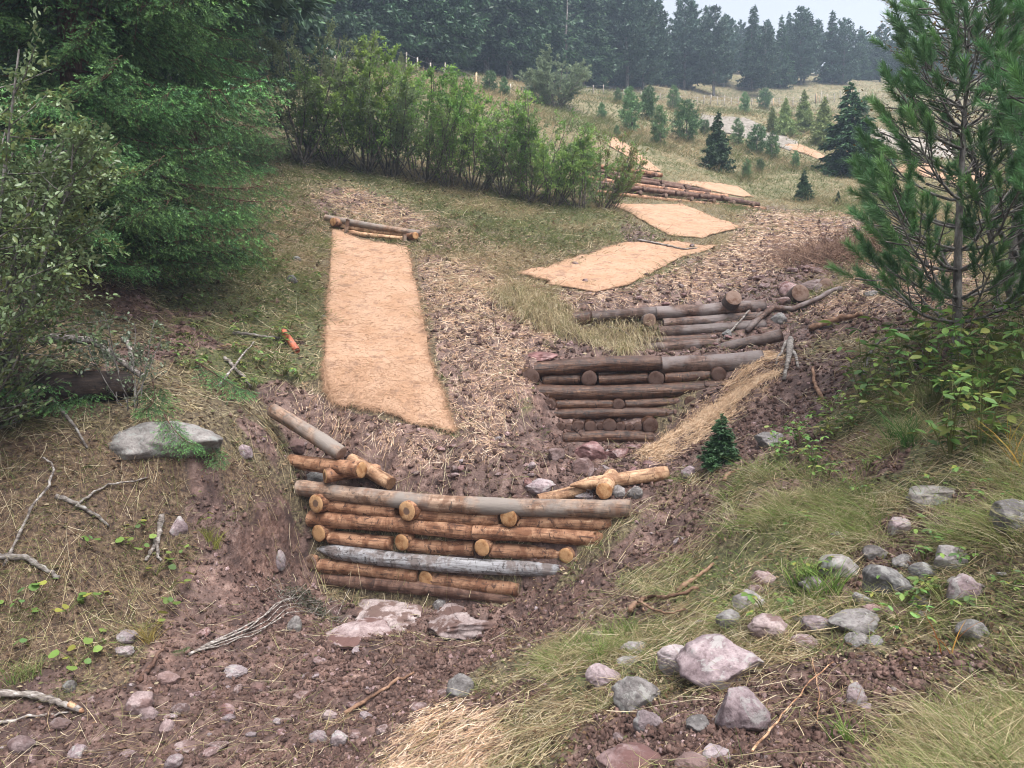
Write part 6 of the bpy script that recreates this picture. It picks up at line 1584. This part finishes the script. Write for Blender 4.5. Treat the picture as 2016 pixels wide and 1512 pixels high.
# fallen spruce sprays
for (x, y, k, s, az, pt, lab) in [(385,735,4,.75,-.5,.25,'green cut spruce branch lying over the left bank above the rock slab'),(330,830,2,.45,-.9,.2,'dark spruce spray resting on the top of the grey rock slab'),(395,865,4,.45,-.8,.45,'small spruce spray hanging over the right end of the rock slab'),
    (300,770,4,.7,-1.2,.2,'drooping dark spruce spray behind the rock slab'),(200,760,4,.8,-1.6,.15,'dark spruce spray above the rotten hollow log'),(110,735,4,.9,-1.4,.1,'low spruce spray left above the rotten hollow log'),(330,1300,4,.13,.3,-.3,'tiny green spruce sprig at the foot of the left bank')]:
    P = ground(np.array([float(x)]), np.array([float(y)]))[0]; b, w = BOUGHS[k]
    o = thing('spruce_branch', P + np.array([0, 0, .14 * s + .06]), lab, 'branch'); x_ = link('needles', b, o, Matrix.Rotation(az, 4, 'Z') @ Matrix.Rotation(pt, 4, 'Y') @ Matrix.Diagonal((s, s, s, 1))); link('twig', w, x_)

# ------------------------------------------------------------------ orange drain pipe offcut
A, B = ground(np.array([558., 585.]), np.array([660., 698.])); L = float(np.linalg.norm(B - A)); r0 = 13 / F * A[1] / 2
pm_, nt, pb, po = new_mat('orange_plastic'); v = coords(nt, 'Object')
nt.links.new(ramp_node(nt, noise_node(nt, v, 9, 5, .6), [(.35, (.26, .075, .040)), (.52, (.46, .12, .06)), (.62, (.34, .13, .085)), (.75, (.20, .10, .07))]), pb.inputs['Base Color']); pb.inputs['Roughness'].default_value = .5
x = np.linspace(0, L, 60); rr_ = r0 * (1 + .07 * np.sin(x / L * 2 * np.pi * 17)); rr_[-6:] *= .93
xo = np.concatenate([x, x[::-1]]); ro = np.concatenate([rr_, (rr_ * .86)[::-1]])
tv, tf = tube(np.stack([xo + np.arange(120) * 1e-6, xo * 0, xo * 0], -1), ro, 18, False)
th = np.arange(18) * 2 * np.pi / 18; tv = np.stack([np.repeat(xo, 18), np.outer(ro, np.cos(th)).ravel(), np.outer(ro, np.sin(th)).ravel()], -1)
tf = np.concatenate([tf, np.stack([119 * 18 + np.arange(18), np.arange(18), (np.arange(18) + 1) % 18], -1), np.stack([119 * 18 + np.arange(18), (np.arange(18) + 1) % 18, 119 * 18 + (np.arange(18) + 1) % 18], -1)])
o = thing('drain_pipe', A + np.array([0, 0, r0 * 1.1]), 'short offcut of orange ribbed drain pipe lying in the grass left of the long mat', 'pipe', data=mesh('drain_pipe', tv, [tf], pm_, None, True))
fr = frames((B - A)[None], np.array([[0, 0, 1.]]))[0]; o.rotation_euler = Matrix([list(r) for r in fr]).to_euler()

# ------------------------------------------------------------------ fences
post_m = simple_mat('fence_post', [(.3, (.24, .20, .165)), (.5, (.40, .345, .29)), (.72, (.55, .50, .44))], 9, 5, .9, .4, .01, 40, (3, 3, .6))
pale_m = simple_mat('new_stake', [(.3, (.42, .28, .16)), (.5, (.60, .43, .27)), (.72, (.70, .55, .38))], 9, 5, .9, .3, .01, 40, (3, 3, .6))
wire_m = simple_mat('fence_wire', [(.3, (.25, .25, .25)), (.7, (.4, .4, .4))], 5, 2, .5, 0)
def fence(label, posts, wires):
    q = np.array([p[:2] for p in posts], float); g = ground(q[:, 0], q[:, 1]); org = g[len(g) // 2]
    o = thing('wire_fence', org, label, 'fence'); tops = []
    for (x, y, hp, lean, pale), P in zip(posts, g):
        hh = hp / F * P[1]; r_w = .055 if not pale else .075
        e = np.array([lean * hh, rng.normal() * .03 * hh, hh]); tv, tf = tube(np.stack([[0, 0, -.3], e * .5, e * .96, e]), np.array([1, .96, .92, .6]) * r_w, 8)
        t = Pile(); t.add(tv, tf); link('post', t.mesh('post', pale_m if pale else post_m), o, Matrix.Translation(Vector(P - org)))
        if not pale: tops.append((P - org, e))
    w = Pile()
    for a, b in zip(tops[:-1], tops[1:]):
        for f in wires: w.add(*tube(np.stack([a[0] + a[1] * f, (a[0] + a[1] * f + b[0] + b[1] * f) / 2 - [0, 0, .02], b[0] + b[1] * f]), .008, 3, False))
    link('wire', w.mesh('wire', wire_m), o)
fence('wire fence with weathered posts along the crest above the willow bushes', [(622,128,36,0,0),(644,128,38,0,0),(659,126,22,.02,0),(704,118,36,-.35,1),(736,128,36,.03,0),(773,132,34,.0,0),(800,136,32,.02,0),(822,142,28,0,0),(848,146,22,-.03,0),(876,150,26,.02,0),(937,164,20,.05,1),(960,172,14,0,0),(1005,180,14,0,0)], (.45, .9))
ps = [(1135,185,14,0,0),(1168,184,16,0,0),(1188,185,18,0,0),(1228,190,14,0,0),(1262,194,14,0,0),(1300,198,14,0,0),(1340,203,14,0,0)]
ps += [(x, 207 + .004 * (x - 1370) - .02 * max(0, x - 1560), float(rng.uniform(14, 20)), float(rng.normal() * .04), 0) for x in np.arange(1372, 1600, 13.5)]
ps += [(1500,208,16,-.25,1),(1522,209,15,.03,1),(1607,203,19,.02,1),(1613,202,13,0,1)]
ps += [(x, 203 - .05 * (x - 1605), float(rng.uniform(15, 24)), float(rng.normal() * .05), 0) for x in np.arange(1605, 1730, 12.5)]
fence('long wire fence with many thin pale posts along the foot of the far pine wall', ps, (.5, .9))

# ------------------------------------------------------------------ leafy plants
def herb(n, ll, hmin, hmax, pal, leaf, seed, stems=True, spread=.10, flat=.5, per=1):
    r = np.random.default_rng(seed); st = Pile(); lf = Pile()
    for k in range(n):
        a = r.uniform(0, 6.28); s = spread * r.uniform(.2, 1.0); hh = r.uniform(hmin, hmax); b = np.zeros(3); e = np.array([math.cos(a) * s, math.sin(a) * s, hh])
        st.add(*tube(np.stack([b - [0, 0, .03], (b + e) / 2 + [0, 0, hh * .12], e]), [.004, .003, .002], 4, False), (.16, .17, .06))
        for j in range(per):
            aa = a + (j - (per - 1) / 2) * 1.1 + r.normal() * .2; uu = 1 if j < 3 else r.uniform(.45, .9)
            P = (e * uu + [0, 0, 0 if j < 3 else .01])[None]; ax = np.array([[math.cos(aa), math.sin(aa), r.uniform(-.6, .15)]]); R = frames(ax, np.array([[0, 0, 1.]]) + r.normal(size=(1, 3)) * flat * .6)
            V, T = inst(*leaf, P, R, np.array([ll * r.uniform(.65, 1.2)])); lf.add(V, T, tones(1, pal, .15))
    return st, lf
ROUND = (np.array([(0, 0, 0), (.10, .42, .04), (.55, .52, .02), (.92, .25, -.03), (1, 0, -.05), (.92, -.25, -.03), (.55, -.52, .02), (.10, -.42, .04), (.45, 0, -.03)]), np.array([(i, (i + 1) % 8, 8) for i in range(8)])[:, [1, 0, 2]])
YG = [(.13, .20, .045), (.16, .22, .055), (.11, .18, .045), (.24, .24, .05), (.09, .15, .05)]
def plant_t(name, st, lf):
    o = thing(name, (0, 0, -95), 'x', 'plant'); link('stems', st.mesh('stems', herb_leaf), o); link('leaves', lf.mesh('leaves', herb_leaf), o); return o
T_COLT = [plant_t('coltsfoot_plant', *herb(7, .075, .05, .14, YG, ROUND, 400 + k, spread=.16)) for k in range(3)]
for i, (x, y) in enumerate([(268,1082),(200,1187),(132,1205),(40,1192),(262,1042),(386,1030),(352,1088),(75,1165),(275,1245),(150,1310),(305,1130),(172,1068),(58,1268),(240,1070),(330,1160),(185,1275),(95,1215),(345,1188)]):
    P = ground(np.array([float(x)]), np.array([float(y)]))[0]; put(T_COLT, i, P, random.uniform(0, 6), random.uniform(.8, 1.25), 'small plant with round yellow green leaves on the brown left bank', 'round leaved plants on the left bank')
RL = [(.10, .19, .05), (.13, .225, .055), (.17, .25, .06), (.085, .155, .05), (.21, .235, .06)]
T_RASP = [plant_t('raspberry_plant', *herb(16, .105, .22, .75, RL, LEAF6, 420 + k, spread=.36, per=6)) for k in range(3)]
for i, (x, y) in enumerate([(1770,770),(1835,745),(1905,752),(1965,720),(2000,690),(1830,815),(1895,805),(1760,825),(1985,790),(1700,800),(1640,865),(1575,880),(1680,850),(1935,830),(1930,920),(1870,905),(1530,910),(1600,930)]):
    P = ground(np.array([float(x)]), np.array([float(y)]))[0]; put(T_RASP, i, P, random.uniform(0, 6), random.uniform(.95, 1.45) * (1 if x > 1690 else .5), 'leafy raspberry plant in the long grass of the right bank', 'raspberry plants on the right bank')
T_WEED = [plant_t('ground_plant', *herb(9, .05, .04, .14, RL + YG, LEAF6, 440 + k, spread=.14, per=3)) for k in range(3)]
pl_ = poly_mask([[(300,500),(640,500),(630,760),(480,780),(320,720)]], 0); got = 0
while got < 46:
    x, y = rng.uniform(300, 640), rng.uniform(500, 770)
    if pl_[int(y / ZQ), int((x + 160) / ZQ)] < .5: continue
    P = ground(np.array([x]), np.array([y]))[0]; put(T_WEED, got, P, random.uniform(0, 6), random.uniform(.9, 1.9), 'low leafy weed in the grass left of the long coir mat', 'weeds on the left slope'); got += 1
for k in range(26):
    x, y = rng.uniform(1420, 1990), rng.uniform(900, 1240)
    P = ground(np.array([x]), np.array([y]))[0]; put(T_WEED, k, P, random.uniform(0, 6), random.uniform(.7, 1.4), 'low leafy weed among the long grass of the right bank', 'weeds on the right bank')
# young spruce by the right wing log, tall grass stems, far right shrubs
P = ground(np.array([1420.]), np.array([915.]))[0]; copy_thing(T_YSP[1], P, 1.0, (.30, .30, .175), 'little spruce sapling growing beside the right wing log of the front dam', None)
f, w = bush_mesh(6.4, 1.7, 310, 20, 6500, .06, [(.075, .075, .030), (.14, .095, .035), (.05, .060, .025), (.20, .12, .045)], leaf=LEAF6, base=.3, sub=22, lean=(-.4, 0))
o = thing('alder_tree', ground(np.array([2040.]), np.array([600.]))[0], 'dark twiggy alder with browning leaves behind the pine at the right edge', 'tree'); link('stems', w.mesh('stems', bark_grey), o); link('foliage', f.mesh('foliage', bush_leaf), o)
def tall_stems(label, pts_, hgt, pal, wd, n, seed, cat='grass'):
    P = ground(np.array([p[0] for p in pts_], float), np.array([p[1] for p in pts_], float)); k = np.repeat(np.arange(len(P)), n); b = P[k] + rng.normal(size=(len(k), 3)) * [.03, .03, 0]
    D = rng.normal(size=(len(k), 3)) * [.25, .25, 0] + [0, 0, 1]; V, T, t, kk = strands(b, D, rng.uniform(.6, 1.1, len(k)) * hgt, wd, norm(D * [1, 1, 0]) * .35 - [0, 0, .15], 5); c = tones(len(k), pal, .15)[kk]
    o_ = b.mean(0); q = Pile(); q.add(V - o_, T, c); return thing('tall_grass', o_, label, cat, data=q.mesh('tall_grass', grass_mat))
tall_stems('tuft of orange yellow grass blades at the right picture edge', [(1985,900),(2005,930)], .55, [(.45, .28, .05), (.50, .36, .08), (.36, .20, .04)], .010, 7, 1)
tall_stems('reddish brown dying grass blade pair in the right foreground', [(1855,1290)], .42, [(.34, .13, .04), (.40, .22, .06)], .009, 4, 2)
tall_stems('tall pale seeding grass stems in front of the right hand pine', [(1832,860),(1858,880),(1800,840)], .85, [(.46, .36, .20), (.38, .28, .15)], .005, 5, 3)
tall_stems('bright green broad bladed grass tuft in the middle of the right bank', [(1570,1165),(1610,1180),(1590,1150),(1640,1170)], .30, GREEN, .009, 40, 4)
tall_stems('bright green grass clump at the bottom right on bare soil', [(1650,1455),(1690,1470)], .18, GREEN, .008, 22, 5)
tall_stems('bright green grass patch right of the stream bed', [(1150,1275),(1200,1260),(1240,1245),(1180,1300),(1120,1290)], .22, GREEN, .006, 50, 6)
tall_stems('dark green rush tuft arching over the right bank below the raspberries', [(1760,875),(1785,880)], .50, [(.05, .12, .03), (.07, .15, .035)], .007, 60, 7)
tall_stems('yellowish grass tuft hanging on the left bank', [(410,1065),(425,1080)], .30, [(.26, .28, .06), (.32, .30, .09), (.2, .22, .05)], .006, 60, 8)
tall_stems('orange brown grass tuft at the foot of the left bank', [(292,1265)], .28, [(.36, .26, .09), (.28, .24, .07)], .006, 70, 9)
tall_stems('fresh green grass tuft low on the left bank', [(50,1340),(70,1330),(30,1345)], .24, GREEN + OLIVE, .006, 40, 10)

# ------------------------------------------------------------------ haze
hz = bpy.data.materials.new('haze'); hz.use_nodes = True; nt = hz.node_tree; nt.nodes.clear()
ho = nt.nodes.new('ShaderNodeOutputMaterial'); pv = nt.nodes.new('ShaderNodeVolumePrincipled')
pv.inputs['Color'].default_value = (.66, .80, 1.0, 1); pv.inputs['Density'].default_value = .0014; pv.inputs['Anisotropy'].default_value = .2
nt.links.new(pv.outputs[0], ho.inputs['Volume'])
zl, zh = float(ZG.min()) - 1, 85.0
bv = np.array([(x, y, z) for x in (-125, 125) for y in (-14, 206) for z in (zl, zh)], float)
o = link('haze', mesh('haze', bv, [np.array([(0, 1, 3, 2), (4, 6, 7, 5), (0, 4, 5, 1), (2, 3, 7, 6), (0, 2, 6, 4), (1, 5, 7, 3)])], hz)); o['kind'] = 'stuff'
